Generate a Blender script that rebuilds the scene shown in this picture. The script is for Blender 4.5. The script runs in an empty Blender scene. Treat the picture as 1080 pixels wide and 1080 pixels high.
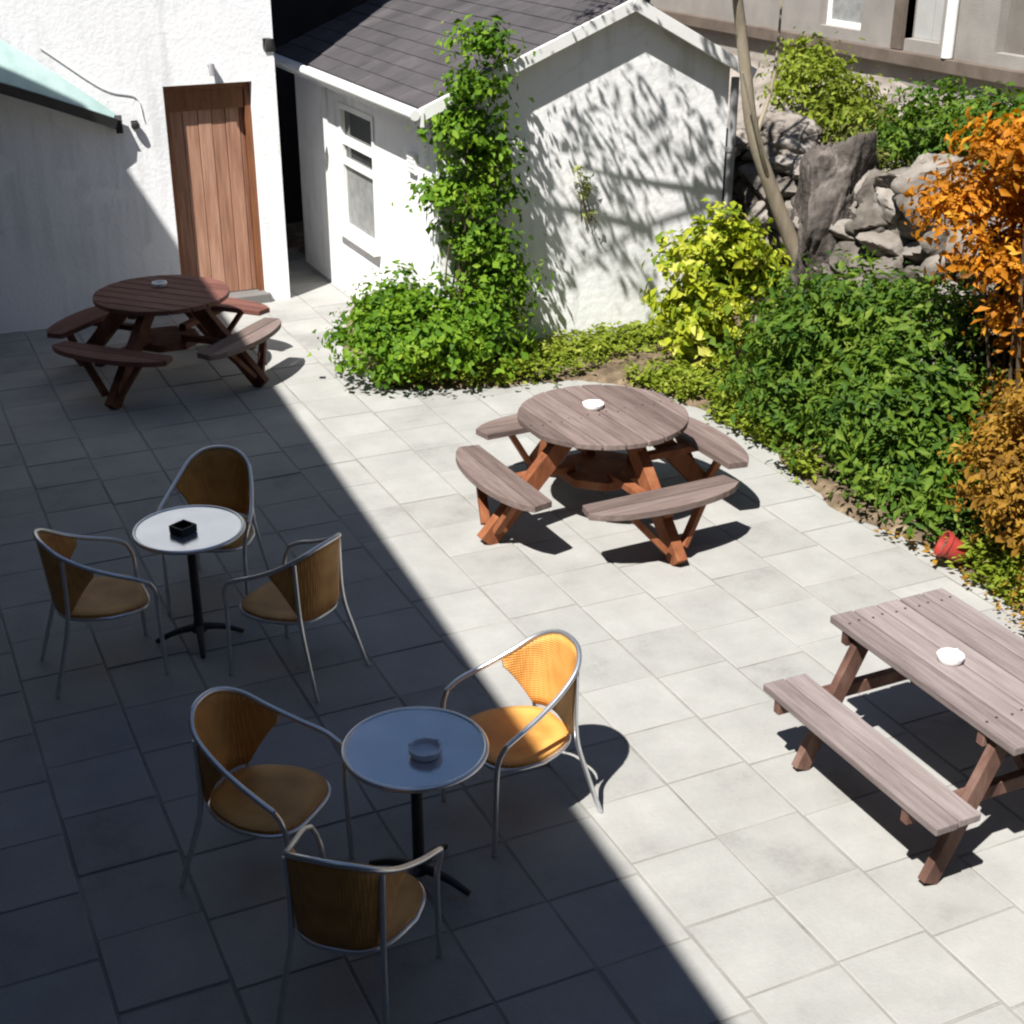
import bpy, bmesh, math, random
import numpy as np
from mathutils import Vector, Matrix, noise

random.seed(7)
R = math.radians
scene = bpy.context.scene
col = scene.collection

# ------------------------------------------------------------------ camera
cam_data = bpy.data.cameras.new('camera')
cam = bpy.data.objects.new('camera', cam_data)
col.objects.link(cam)
cam.location = (0, 0, 4.15)
cam.rotation_euler = (R(90 - 24.7), 0, R(-25))
cam_data.sensor_width = 36
cam_data.lens = 50
cam_data.clip_end = 2000
scene.camera = cam

# ------------------------------------------------------------------ light
SUN = Vector((0.82, 0.57, -1.5)).normalized()          # direction the light travels
ELEV = math.asin(-SUN.z)
world = bpy.data.worlds.new('World')
scene.world = world
world.use_nodes = True
nt = world.node_tree
bg = nt.nodes['Background']
sky = nt.nodes.new('ShaderNodeTexSky')
sky.sky_type = 'NISHITA'
sky.sun_disc = False
sky.sun_elevation = ELEV
sky.sun_rotation = math.atan2(-SUN.x, -SUN.y) % (2 * math.pi)
sky.air_density = 0.85
sky.dust_density = 0.3
sky.ozone_density = 1.6
nt.links.new(sky.outputs[0], bg.inputs[0])
bg.inputs[1].default_value = 0.05
sd = bpy.data.lights.new('sun', 'SUN')
sd.energy = 5.0
sd.angle = R(0.55)
sd.color = (1.0, 0.965, 0.91)
so = bpy.data.objects.new('sun', sd)
so.rotation_euler = SUN.to_track_quat('-Z', 'Y').to_euler()
so.location = (-8, -6, 15)
col.objects.link(so)
scene.view_settings.view_transform = 'Standard'
scene.view_settings.look = 'None'
scene.view_settings.exposure = 1.0
scene.view_settings.gamma = 1
scene.cycles.filter_width = 2.2
scene.cycles.max_bounces = 8
scene.cycles.transparent_max_bounces = 8

# ------------------------------------------------------------------ materials
def nodes(name):
    m = bpy.data.materials.new(name)
    m.use_nodes = True
    t = m.node_tree
    return m, t, t.nodes['Principled BSDF'], t.nodes.new, t.links.new

def ramp(t, stops):
    r = t.nodes.new('ShaderNodeValToRGB')
    el = r.color_ramp.elements
    while len(el) < len(stops):
        el.new(0.5)
    for e, (p, c) in zip(el, stops):
        e.position = p
        e.color = (*c, 1)
    return r

def noise_mat(name, stops, scale=4, detail=6, rough=0.8, bump=0.2, bscale=60, stretch=(1, 1, 1), metal=0.0, island=0.0, spec=0.3, bdist=0.01, speck=0.0):
    """Noise-tinted surface; island > 0 adds a tint of its own to each loose piece (board, slab)."""
    m, t, b, N, L = nodes(name)
    tc = N('ShaderNodeTexCoord'); mp = N('ShaderNodeMapping')
    mp.inputs['Scale'].default_value = stretch
    L(tc.outputs['Object'], mp.inputs[0])
    n = N('ShaderNodeTexNoise'); n.inputs['Scale'].default_value = scale; n.inputs['Detail'].default_value = detail
    n.inputs['Roughness'].default_value = 0.62
    L(mp.outputs[0], n.inputs['Vector'])
    fac = n.outputs[0]
    if island:
        g = N('ShaderNodeNewGeometry')
        mx = N('ShaderNodeMath'); mx.operation = 'MULTIPLY_ADD'
        L(g.outputs['Random Per Island'], mx.inputs[0]); mx.inputs[1].default_value = island
        sub = N('ShaderNodeMath'); sub.operation = 'SUBTRACT'; L(fac, sub.inputs[0]); sub.inputs[1].default_value = island / 2
        L(sub.outputs[0], mx.inputs[2]); fac = mx.outputs[0]
    if speck:                                  # fine grit and lichen spots on top of the broad tint
        s1 = N('ShaderNodeTexNoise'); s1.inputs['Scale'].default_value = 38; s1.inputs['Detail'].default_value = 8; s1.inputs['Roughness'].default_value = .75
        L(mp.outputs[0], s1.inputs['Vector'])
        ma = N('ShaderNodeMath'); ma.operation = 'MULTIPLY_ADD'; L(s1.outputs[0], ma.inputs[0]); ma.inputs[1].default_value = speck
        sb = N('ShaderNodeMath'); sb.operation = 'SUBTRACT'; L(fac, sb.inputs[0]); sb.inputs[1].default_value = speck / 2
        L(sb.outputs[0], ma.inputs[2]); fac = ma.outputs[0]
    r = ramp(t, stops)
    L(fac, r.inputs[0]); L(r.outputs[0], b.inputs['Base Color'])
    b.inputs['Roughness'].default_value = rough
    b.inputs['Metallic'].default_value = metal
    b.inputs['Specular IOR Level'].default_value = spec
    if bump:
        n2 = N('ShaderNodeTexNoise'); n2.inputs['Scale'].default_value = bscale; n2.inputs['Detail'].default_value = 4
        L(mp.outputs[0], n2.inputs['Vector'])
        bp = N('ShaderNodeBump'); bp.inputs['Strength'].default_value = bump; bp.inputs['Distance'].default_value = bdist
        L(n2.outputs[0], bp.inputs['Height']); L(bp.outputs[0], b.inputs['Normal'])
    return m

def leaf_mat(name, stops, trans=0.35, rough=0.62):
    """Leaf surface: every leaf draws its own colour; part of the light passes through."""
    m, t, b, N, L = nodes(name)
    g = N('ShaderNodeNewGeometry')
    r = ramp(t, stops)
    tc = N('ShaderNodeTexCoord')
    ns = N('ShaderNodeTexNoise'); ns.inputs['Scale'].default_value = 3.2; ns.inputs['Detail'].default_value = 3
    L(tc.outputs['Object'], ns.inputs['Vector'])
    mr = N('ShaderNodeMapRange'); L(ns.outputs[0], mr.inputs[0]); mr.inputs[1].default_value = .3; mr.inputs[2].default_value = .7; mr.inputs[3].default_value = -.12; mr.inputs[4].default_value = .52
    ma = N('ShaderNodeMath'); ma.operation = 'MULTIPLY_ADD'; ma.use_clamp = True
    L(g.outputs['Random Per Island'], ma.inputs[0]); ma.inputs[1].default_value = .6; L(mr.outputs[0], ma.inputs[2])
    L(ma.outputs[0], r.inputs[0])
    L(r.outputs[0], b.inputs['Base Color'])
    b.inputs['Roughness'].default_value = rough
    b.inputs['Specular IOR Level'].default_value = 0.22
    tr = N('ShaderNodeBsdfTranslucent')
    hs = N('ShaderNodeHueSaturation'); hs.inputs['Value'].default_value = 1.3; hs.inputs['Saturation'].default_value = 1.05
    L(r.outputs[0], hs.inputs['Color']); L(hs.outputs[0], tr.inputs[0])
    mx = N('ShaderNodeMixShader'); mx.inputs[0].default_value = trans
    L(b.outputs[0], mx.inputs[1]); L(tr.outputs[0], mx.inputs[2])
    L(mx.outputs[0], t.nodes['Material Output'].inputs['Surface'])
    return m

def weave_mat(name, c1, c2):
    m, t, b, N, L = nodes(name)
    tc = N('ShaderNodeTexCoord')
    w1 = N('ShaderNodeTexWave'); w1.bands_direction = 'Z'; w1.inputs['Scale'].default_value = 26; w1.inputs['Distortion'].default_value = 0.0
    w2 = N('ShaderNodeTexWave'); w2.bands_direction = 'X'; w2.inputs['Scale'].default_value = 22; w2.inputs['Distortion'].default_value = 0.0
    w3 = N('ShaderNodeTexWave'); w3.bands_direction = 'Y'; w3.inputs['Scale'].default_value = 22; w3.inputs['Distortion'].default_value = 0.0
    for w in (w1, w2, w3): L(tc.outputs['Object'], w.inputs[0])
    a = N('ShaderNodeMath'); a.operation = 'MULTIPLY'; L(w2.outputs['Fac'], a.inputs[0]); L(w3.outputs['Fac'], a.inputs[1])
    s = N('ShaderNodeMath'); s.operation = 'ADD'; L(w1.outputs['Fac'], s.inputs[0]); L(a.outputs[0], s.inputs[1])
    n = N('ShaderNodeTexNoise'); n.inputs['Scale'].default_value = 6; L(tc.outputs['Object'], n.inputs['Vector'])
    mm = N('ShaderNodeMath'); mm.operation = 'MULTIPLY_ADD'; L(s.outputs[0], mm.inputs[0]); mm.inputs[1].default_value = 0.22; L(n.outputs[0], mm.inputs[2])
    r = ramp(t, [(0.3, c1), (0.85, c2)])
    L(mm.outputs[0], r.inputs[0]); L(r.outputs[0], b.inputs['Base Color'])
    b.inputs['Roughness'].default_value = 0.55
    bp = N('ShaderNodeBump'); bp.inputs['Strength'].default_value = 0.5; bp.inputs['Distance'].default_value = 0.004
    L(s.outputs[0], bp.inputs['Height']); L(bp.outputs[0], b.inputs['Normal'])
    return m

M = {}
M['slab'] = noise_mat('paving_slab', [(0.15, (.18, .177, .168)), (0.40, (.262, .26, .248)), (0.62, (.30, .298, .285)), (0.9, (.355, .352, .338))], scale=2.6, detail=12, rough=0.9, bump=0.45, bscale=70, island=0.22, bdist=0.004, speck=.35)
M['joint'] = noise_mat('joint_mortar', [(0.28, (.10, .11, .065)), (0.40, (.19, .185, .17)), (0.7, (.27, .265, .245))], scale=2.2, detail=9, rough=0.95, bump=0.4)
M['soil'] = noise_mat('bed_soil', [(0.3, (.06, .042, .028)), (0.55, (.15, .11, .07)), (0.8, (.34, .28, .18))], scale=7, detail=9, rough=0.95, bump=0.8, bscale=40, bdist=0.02)
M['ground'] = noise_mat('rough_ground', [(0.3, (.06, .07, .03)), (0.7, (.14, .12, .07))], scale=0.6, rough=0.95, bump=0.4, bscale=5)
def wall_mat(name, base, stain, patch, bscale, bump):
    """Painted masonry: near-even paint, thin vertical run-off streaks, a few repainted patches, hairline cracks, lumpy surface."""
    m, t, b, N, L = nodes(name)
    tc = N('ShaderNodeTexCoord')
    mp = N('ShaderNodeMapping'); mp.inputs['Scale'].default_value = (7, 7, .55); L(tc.outputs['Object'], mp.inputs[0])
    n1 = N('ShaderNodeTexNoise'); n1.inputs['Scale'].default_value = 1.4; n1.inputs['Detail'].default_value = 9; n1.inputs['Roughness'].default_value = .6; L(mp.outputs[0], n1.inputs['Vector'])
    n2 = N('ShaderNodeTexNoise'); n2.inputs['Scale'].default_value = .9; n2.inputs['Detail'].default_value = 6; L(tc.outputs['Object'], n2.inputs['Vector'])
    mu = N('ShaderNodeMath'); mu.operation = 'MULTIPLY'; L(n1.outputs[0], mu.inputs[0]); L(n2.outputs[0], mu.inputs[1])
    r1 = ramp(t, [(.26, (0, 0, 0)), (.42, (1, 1, 1))]); L(mu.outputs[0], r1.inputs[0])
    mx = N('ShaderNodeMixRGB'); mx.inputs[1].default_value = (*base, 1); mx.inputs[2].default_value = (*stain, 1)
    L(r1.outputs[0], mx.inputs[0])
    n3 = N('ShaderNodeTexNoise'); n3.inputs['Scale'].default_value = 2.1; n3.inputs['Detail'].default_value = 2; L(tc.outputs['Object'], n3.inputs['Vector'])
    r3 = ramp(t, [(.56, (0, 0, 0)), (.60, (1, 1, 1))]); L(n3.outputs[0], r3.inputs[0])
    m3 = N('ShaderNodeMixRGB'); m3.inputs[2].default_value = (*patch, 1); L(r3.outputs[0], m3.inputs[0]); L(mx.outputs[0], m3.inputs[1])
    vo = N('ShaderNodeTexVoronoi'); vo.feature = 'DISTANCE_TO_EDGE'; vo.inputs['Scale'].default_value = .55
    nw = N('ShaderNodeTexNoise'); nw.inputs['Scale'].default_value = 3; nw.inputs['Detail'].default_value = 5; L(tc.outputs['Object'], nw.inputs['Vector'])
    wm_ = N('ShaderNodeMixRGB'); wm_.inputs[0].default_value = .25; L(tc.outputs['Object'], wm_.inputs[1]); L(nw.outputs['Color'], wm_.inputs[2]); L(wm_.outputs[0], vo.inputs['Vector'])
    rc = ramp(t, [(.0, (.7, .7, .7)), (.0025, (1, 1, 1))]); L(vo.outputs['Distance'], rc.inputs[0])
    m4 = N('ShaderNodeMixRGB'); m4.blend_type = 'MULTIPLY'; m4.inputs[0].default_value = .35; L(m3.outputs[0], m4.inputs[1]); L(rc.outputs[0], m4.inputs[2])
    L(m4.outputs[0], b.inputs['Base Color']); b.inputs['Roughness'].default_value = .85; b.inputs['Specular IOR Level'].default_value = .25
    nb = N('ShaderNodeTexNoise'); nb.inputs['Scale'].default_value = bscale; nb.inputs['Detail'].default_value = 6; L(tc.outputs['Object'], nb.inputs['Vector'])
    bp = N('ShaderNodeBump'); bp.inputs['Strength'].default_value = bump; bp.inputs['Distance'].default_value = .012; L(nb.outputs[0], bp.inputs['Height']); L(bp.outputs[0], b.inputs['Normal'])
    return m
M['render'] = wall_mat('white_render', (.81, .815, .83), (.66, .67, .68), (.83, .835, .845), 30, .3)
M['shedwhite'] = wall_mat('painted_masonry', (.81, .81, .815), (.62, .625, .62), (.83, .83, .835), 13, .5)
M['stonerender'] = noise_mat('grey_render', [(0.3, (.12, .115, .11)), (0.7, (.17, .165, .16))], scale=1.5, rough=0.9, bump=0.3)
M['fascia'] = noise_mat('white_paint', [(0.3, (.70, .70, .68)), (0.7, (.80, .80, .79))], scale=3, rough=0.5, bump=0.08)
M['slate'] = noise_mat('roof_slate', [(0.25, (.042, .039, .042)), (0.6, (.066, .060, .064)), (0.85, (.095, .087, .09))], scale=2.5, detail=8, rough=0.8, bump=0.4, bscale=30, island=0.2)
M['shade_black'] = noise_mat('shade_black_wall', [(0.3, (.008, .008, .009)), (0.7, (.018, .017, .019))], scale=3, rough=0.9, bump=0.2)  # shade on the building behind the alley, put into its wall colour
M['black'] = noise_mat('black_plastic', [(0.3, (.012, .012, .013)), (0.7, (.03, .03, .03))], scale=5, rough=0.45, bump=0.05)
M['turq'] = noise_mat('turquoise_roofing', [(0.25, (.26, .40, .375)), (0.55, (.42, .55, .53)), (0.85, (.58, .69, .67))], scale=1.8, detail=7, rough=0.5, bump=0.2, bscale=20)
M['doorwood'] = noise_mat('door_boards', [(0.25, (.20, .095, .06)), (0.55, (.33, .175, .115)), (0.85, (.46, .28, .20))], scale=3, stretch=(9, 9, 0.7), detail=7, rough=0.6, bump=0.25, bscale=8, island=0.4)
M['doorframe'] = noise_mat('door_frame_wood', [(0.3, (.13, .05, .022)), (0.7, (.22, .09, .04))], scale=3, stretch=(6, 6, 1), rough=0.55, bump=0.15)
M['woodgrey'] = noise_mat('weathered_boards', [(0.2, (.075, .055, .048)), (0.5, (.135, .098, .087)), (0.85, (.215, .168, .152))], scale=2.4, stretch=(14, 1.2, 8), detail=8, rough=0.8, bump=0.4, bscale=6, island=0.4, speck=.35)
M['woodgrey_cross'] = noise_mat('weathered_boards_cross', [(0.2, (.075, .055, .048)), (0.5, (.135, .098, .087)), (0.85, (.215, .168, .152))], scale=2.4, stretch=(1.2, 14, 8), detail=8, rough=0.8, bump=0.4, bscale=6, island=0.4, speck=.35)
M['woodpale'] = noise_mat('bleached_boards', [(0.2, (.115, .09, .086)), (0.5, (.195, .16, .155)), (0.85, (.28, .24, .235))], scale=2.4, stretch=(14, 1.0, 8), detail=8, rough=0.8, bump=0.4, bscale=6, island=0.4, speck=.35)
M['wooddark'] = noise_mat('red_stained_boards', [(0.2, (.07, .026, .020)), (0.5, (.125, .05, .039)), (0.85, (.19, .085, .066))], scale=2.4, stretch=(14, 1.2, 8), detail=8, rough=0.7, bump=0.35, bscale=6, island=0.3, speck=.3)
M['wooddark_cross'] = noise_mat('red_stained_boards_cross', [(0.2, (.07, .026, .020)), (0.5, (.125, .05, .039)), (0.85, (.19, .085, .066))], scale=2.4, stretch=(1.2, 14, 8), detail=8, rough=0.7, bump=0.35, bscale=6, island=0.3, speck=.3)
M['stain'] = noise_mat('stained_timber', [(0.25, (.075, .024, .012)), (0.45, (.19, .062, .024)), (0.62, (.25, .095, .04)), (0.82, (.33, .19, .12))], scale=7, stretch=(1, 1, .35), detail=10, rough=0.75, bump=0.45, bscale=18, speck=.3)
M['staindark'] = noise_mat('dark_stained_timber', [(0.25, (.04, .014, .009)), (0.5, (.10, .032, .016)), (0.82, (.20, .10, .065))], scale=7, stretch=(1, 1, .35), detail=10, rough=0.75, bump=0.45, bscale=18, speck=.3)
M['stainbrown'] = noise_mat('brown_timber', [(0.25, (.05, .024, .018)), (0.5, (.12, .062, .046)), (0.82, (.24, .16, .135))], scale=7, stretch=(1, 1, .35), detail=10, rough=0.75, bump=0.4, bscale=18, speck=.3)
M['alu'] = noise_mat('brushed_aluminium', [(0.3, (.62, .64, .66)), (0.7, (.74, .75, .77))], scale=8, rough=0.33, bump=0.03, metal=0.9)
M['alutop'] = noise_mat('table_metal', [(0.3, (.62, .65, .70)), (0.7, (.74, .77, .82))], scale=5, rough=0.2, bump=0.04, bscale=90, metal=0.85)
M['ironblack'] = noise_mat('dark_cast_iron', [(0.3, (.03, .03, .033)), (0.7, (.06, .06, .065))], scale=6, rough=0.5, bump=0.1, metal=0.3)
M['rattan'] = weave_mat('woven_rattan', (.35, .155, .028), (.66, .33, .085))
M['ceramic'] = noise_mat('white_ceramic', [(0.3, (.74, .74, .74)), (0.7, (.82, .82, .82))], scale=4, rough=0.3, bump=0.0)
M['greyglass'] = noise_mat('smoky_glass', [(0.3, (.52, .57, .64)), (0.7, (.66, .71, .78))], scale=6, rough=0.2, bump=0.0)
M['pane'] = noise_mat('window_glass', [(0.3, (.02, .024, .026)), (0.7, (.05, .055, .055))], scale=3, rough=0.08, bump=0.0, spec=0.6)
M['blind'] = noise_mat('net_curtain', [(0.3, (.17, .175, .175)), (0.7, (.30, .305, .30))], scale=9, detail=6, rough=0.5, bump=0.1)
M['rock'] = noise_mat('pale_rock', [(0.25, (.07, .06, .05)), (0.42, (.17, .148, .128)), (0.58, (.255, .225, .20)), (0.8, (.34, .305, .275))], scale=3.0, detail=12, rough=0.95, bump=0.8, bscale=9, bdist=0.03)
M['rockdark'] = noise_mat('dark_rock', [(0.28, (.03, .025, .022)), (0.5, (.085, .073, .065)), (0.72, (.19, .165, .15))], scale=3.0, detail=10, rough=0.95, bump=0.9, bscale=12, bdist=0.03)
M['rubble'] = noise_mat('rubble_stone', [(0.2, (.05, .043, .036)), (0.42, (.13, .114, .098)), (0.62, (.20, .178, .158)), (0.88, (.29, .265, .24))], scale=4.0, detail=12, rough=0.95, bump=0.7, bscale=16, island=.45, bdist=0.02)
M['bark'] = noise_mat('pale_bark', [(0.25, (.15, .12, .085)), (0.55, (.27, .23, .17)), (0.85, (.38, .34, .27))], scale=6, stretch=(1, 1, 0.25), detail=8, rough=0.9, bump=0.5, bscale=25)
M['twig'] = noise_mat('twig_bark', [(0.3, (.06, .042, .025)), (0.7, (.13, .095, .06))], scale=8, rough=0.9, bump=0.2)
M['wallgrey'] = noise_mat('far_wall_render', [(0.25, (.20, .185, .17)), (0.7, (.29, .27, .25))], scale=2, detail=8, rough=0.9, bump=0.3)
M['panelgrey'] = noise_mat('grey_door_panel', [(0.3, (.145, .13, .115)), (0.7, (.20, .185, .165))], scale=2.5, detail=7, rough=0.8, bump=0.15)
M['panellight'] = noise_mat('light_door_panel', [(0.3, (.34, .34, .33)), (0.7, (.42, .42, .41))], scale=2.5, rough=0.6, bump=0.1)
M['brownpost'] = noise_mat('brown_paint', [(0.3, (.09, .07, .055)), (0.7, (.15, .12, .10))], scale=4, rough=0.7, bump=0.1)
M['redplastic'] = noise_mat('red_plastic', [(0.3, (.24, .025, .02)), (0.7, (.34, .05, .04))], scale=5, rough=0.45, bump=0.05)
M['terracotta'] = noise_mat('terracotta', [(0.3, (.38, .16, .08)), (0.7, (.52, .26, .15))], scale=6, rough=0.85, bump=0.2)
M['zinc'] = noise_mat('grey_zinc', [(0.3, (.20, .20, .21)), (0.7, (.30, .30, .31))], scale=5, rough=0.5, bump=0.05)
M['l_vine'] = leaf_mat('vine_leaves', [(0, (.03, .08, .006)), (0.4, (.085, .18, .010)), (0.75, (.15, .26, .014)), (1, (.24, .34, .03))])
M['l_green'] = leaf_mat('bush_leaves', [(0, (.022, .06, .008)), (0.4, (.06, .125, .012)), (0.75, (.12, .19, .018)), (1, (.20, .27, .04))])
M['l_yellow'] = leaf_mat('variegated_leaves', [(0, (.06, .12, .010)), (0.3, (.17, .24, .014)), (0.65, (.36, .39, .022)), (1, (.58, .56, .14))])
M['l_orange'] = leaf_mat('orange_leaves', [(0, (.15, .06, .006)), (0.35, (.36, .14, .008)), (0.75, (.52, .20, .010)), (1, (.58, .31, .03))])
M['l_amber'] = leaf_mat('amber_leaves', [(0, (.11, .055, .010)), (0.35, (.23, .12, .016)), (0.75, (.34, .19, .022)), (1, (.45, .28, .05))])
M['l_lime'] = leaf_mat('lime_leaves', [(0, (.09, .14, .012)), (0.5, (.19, .24, .02)), (1, (.32, .36, .06))])
M['l_olive'] = leaf_mat('olive_leaves', [(0, (.06, .07, .018)), (0.5, (.13, .14, .03)), (1, (.24, .24, .06))])
M['l_pale'] = leaf_mat('pale_leaves', [(0, (.16, .20, .06)), (0.5, (.30, .34, .10)), (1, (.45, .48, .18))])
M['l_dark'] = leaf_mat('dark_leaves', [(0, (.010, .022, .008)), (0.6, (.028, .055, .015)), (1, (.07, .11, .03))])
M['l_tree'] = leaf_mat('tree_leaves', [(0, (.04, .08, .015)), (1, (.11, .17, .03))])

# ------------------------------------------------------------------ helpers
def tag(o, label=None, cat=None, group=None, kind=None):
    if label: o['label'] = label
    if cat: o['category'] = cat
    if group: o['group'] = group
    if kind: o['kind'] = kind
    return o

def empty(name, loc, rz=0.0):
    o = bpy.data.objects.new(name, None)
    o.empty_display_size = 0.2
    o.location = loc
    o.rotation_euler = (0, 0, rz)
    col.objects.link(o)
    return o

def copy_tree(o, parent=None):
    c = o.copy()
    col.objects.link(c)
    if parent is not None:
        c.parent = parent
    for ch in list(o.children):
        copy_tree(ch, c)
    return c

class MB:
    """Collects boxes, tubes, prisms and lathes into one mesh."""
    def __init__(self):
        self.v = []; self.f = []
    def add(self, vs, fs):
        o = len(self.v)
        self.v += [tuple(p) for p in vs]
        self.f += [tuple(i + o for i in q) for q in fs]
        return self
    def box(self, c, s, rot=None):
        hx, hy, hz = s[0] / 2, s[1] / 2, s[2] / 2
        vs = [Vector((x, y, z)) for x in (-hx, hx) for y in (-hy, hy) for z in (-hz, hz)]
        if rot is not None: vs = [rot @ p for p in vs]
        c = Vector(c)
        return self.add([p + c for p in vs], [(0, 1, 3, 2), (4, 6, 7, 5), (0, 4, 5, 1), (2, 3, 7, 6), (0, 2, 6, 4), (1, 5, 7, 3)])
    def span(self, a, b):
        return self.box([(a[i] + b[i]) / 2 for i in range(3)], [abs(b[i] - a[i]) for i in range(3)])
    def bar(self, a, b, w, h, up=(0, 0, 1)):
        """Square timber from a to b, w wide and h high."""
        a, b = Vector(a), Vector(b)
        d = b - a; L = d.length; d.normalize()
        side = d.cross(Vector(up)).normalized(); u = side.cross(d)
        vs = []
        for p in (a, b):
            for sx, sy in ((-1, -1), (1, -1), (1, 1), (-1, 1)):
                vs.append(p + side * sx * w / 2 + u * sy * h / 2)
        return self.add(vs, [(0, 3, 2, 1), (4, 5, 6, 7), (0, 1, 5, 4), (1, 2, 6, 5), (2, 3, 7, 6), (3, 0, 4, 7)])
    def prism(self, poly, z0, z1):
        n = len(poly)
        vs = [(x, y, z0) for x, y in poly] + [(x, y, z1) for x, y in poly]
        fs = [tuple(range(n))[::-1], tuple(range(n, 2 * n))] + [(i, (i + 1) % n, n + (i + 1) % n, n + i) for i in range(n)]
        return self.add(vs, fs)
    def tube(self, pts, r, seg=10, closed=False):
        pts = [Vector(p) for p in pts]
        n = len(pts)
        rad = r if isinstance(r, (list, tuple)) else [r] * n
        vs = []; prev = None
        for i, p in enumerate(pts):
            t = (pts[(i + 1) % n] - pts[i - 1]) if closed else (pts[min(i + 1, n - 1)] - pts[max(i - 1, 0)])
            t.normalize()
            if prev is None:
                prev = t.orthogonal().normalized()
            side = (prev - t * prev.dot(t)).normalized(); prev = side
            u = t.cross(side)
            for k in range(seg):
                a = 2 * math.pi * k / seg
                vs.append(p + (side * math.cos(a) + u * math.sin(a)) * rad[i])
        fs = []
        m = n if closed else n - 1
        for i in range(m):
            j = (i + 1) % n
            for k in range(seg):
                k2 = (k + 1) % seg
                fs.append((i * seg + k, i * seg + k2, j * seg + k2, j * seg + k))
        if not closed:
            fs.append(tuple(range(seg))[::-1]); fs.append(tuple((n - 1) * seg + k for k in range(seg)))
        return self.add(vs, fs)
    def lathe(self, prof, seg=40, c=(0, 0, 0)):
        vs = []; fs = []
        n = len(prof)
        for k in range(seg):
            a = 2 * math.pi * k / seg
            for r, z in prof:
                vs.append((c[0] + r * math.cos(a), c[1] + r * math.sin(a), c[2] + z))
        for k in range(seg):
            k2 = (k + 1) % seg
            for i in range(n - 1):
                fs.append((k * n + i, k2 * n + i, k2 * n + i + 1, k * n + i + 1))
        return self.add(vs, fs)
    def build(self, name, m, parent=None, smooth=False, bevel=0.0, kind=None):
        me = bpy.data.meshes.new(name)
        me.from_pydata(self.v, [], self.f)
        bm = bmesh.new(); bm.from_mesh(me)
        bmesh.ops.recalc_face_normals(bm, faces=bm.faces)
        bm.to_mesh(me); bm.free()
        if smooth:
            me.polygons.foreach_set('use_smooth', [True] * len(me.polygons))
        me.materials.append(m)
        o = bpy.data.objects.new(name, me)
        col.objects.link(o)
        if parent is not None: o.parent = parent
        if bevel:
            b = o.modifiers.new('bevel', 'BEVEL'); b.width = bevel; b.segments = 2; b.limit_method = 'ANGLE'
        if smooth and me.polygons:
            me.set_sharp_from_angle(angle=R(45))
        if kind: o['kind'] = kind
        return o

def spline(pts, n=8):
    """Catmull-Rom through the points."""
    P = [Vector(p) for p in pts]
    P = [P[0] * 2 - P[1]] + P + [P[-1] * 2 - P[-2]]
    out = []
    for i in range(1, len(P) - 2):
        for k in range(n):
            t = k / n
            a, b, c, d = P[i - 1], P[i], P[i + 1], P[i + 2]
            out.append(0.5 * ((2 * b) + (c - a) * t + (2 * a - 5 * b + 4 * c - d) * t * t + (3 * b - a - 3 * c + d) * t ** 3))
    out.append(P[-2])
    return out

def wall(mb, axis, at, u0, u1, z0, z1, openings, thick, out):
    """Wall slab in the plane axis=at, its outer face towards `out`, with rectangular openings (u0, u1, z0, z1)."""
    def put(a, b, c, d):
        if b - a < 1e-4 or d - c < 1e-4: return
        p0, p1 = at, at - out * thick
        lo, hi = min(p0, p1), max(p0, p1)
        if axis == 'y': mb.span((a, lo, c), (b, hi, d))
        else: mb.span((lo, a, c), (hi, b, d))
    cur = u0
    for (a, b, c, d) in sorted(openings):
        put(cur, a, z0, z1)
        put(a, b, z0, c); put(a, b, d, z1)
        cur = b
    put(cur, u1, z0, z1)

rng = np.random.default_rng(11)

def leaf_mesh(pts, nrm, size, aspect=0.55, droop=0.4, fold=0.25, upbias=0.5):
    """Folded diamond leaves, one per point, lying roughly along the given outward normals."""
    n = len(pts)
    d = rng.normal(size=(n, 3))
    nn = nrm + d * 0.55 + np.array([0, 0, upbias])
    nn /= np.linalg.norm(nn, axis=1, keepdims=True)
    ax = np.cross(nn, rng.normal(size=(n, 3)))
    ax /= np.linalg.norm(ax, axis=1, keepdims=True) + 1e-9
    ax[:, 2] -= droop * rng.random(n)
    ax -= nn * np.sum(ax * nn, axis=1, keepdims=True) * 0.5
    ax /= np.linalg.norm(ax, axis=1, keepdims=True) + 1e-9
    sd_ = np.cross(nn, ax)
    L = size * (0.42 + 1.0 * rng.random((n, 1)) ** 1.3)
    W = L * aspect * (0.8 + 0.4 * rng.random((n, 1)))
    base = pts - ax * L * 0.5
    tip = pts + ax * L * 0.5 - nn * L * 0.12
    left = pts - ax * L * 0.05 + sd_ * W * 0.5 + nn * L * fold * 0.4
    right = pts - ax * L * 0.05 - sd_ * W * 0.5 + nn * L * fold * 0.4
    V = np.stack([base, left, tip, right], axis=1).reshape(-1, 3)
    i = np.arange(n)[:, None] * 4
    F = np.concatenate([i + [0, 2, 1], i + [0, 3, 2]], axis=1).reshape(-1, 3)
    return V, F

def tri_object(name, V, F, m, parent=None):
    me = bpy.data.meshes.new(name)
    me.vertices.add(len(V)); me.vertices.foreach_set('co', V.astype(np.float32).ravel())
    me.loops.add(F.size); me.loops.foreach_set('vertex_index', F.astype(np.int32).ravel())
    me.polygons.add(len(F))
    me.polygons.foreach_set('loop_start', np.arange(0, F.size, 3, dtype=np.int32))
    me.polygons.foreach_set('loop_total', np.full(len(F), 3, dtype=np.int32))
    me.update(calc_edges=True); me.validate()
    me.materials.append(m)
    o = bpy.data.objects.new(name, me)
    col.objects.link(o)
    if parent is not None: o.parent = parent
    return o

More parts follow.
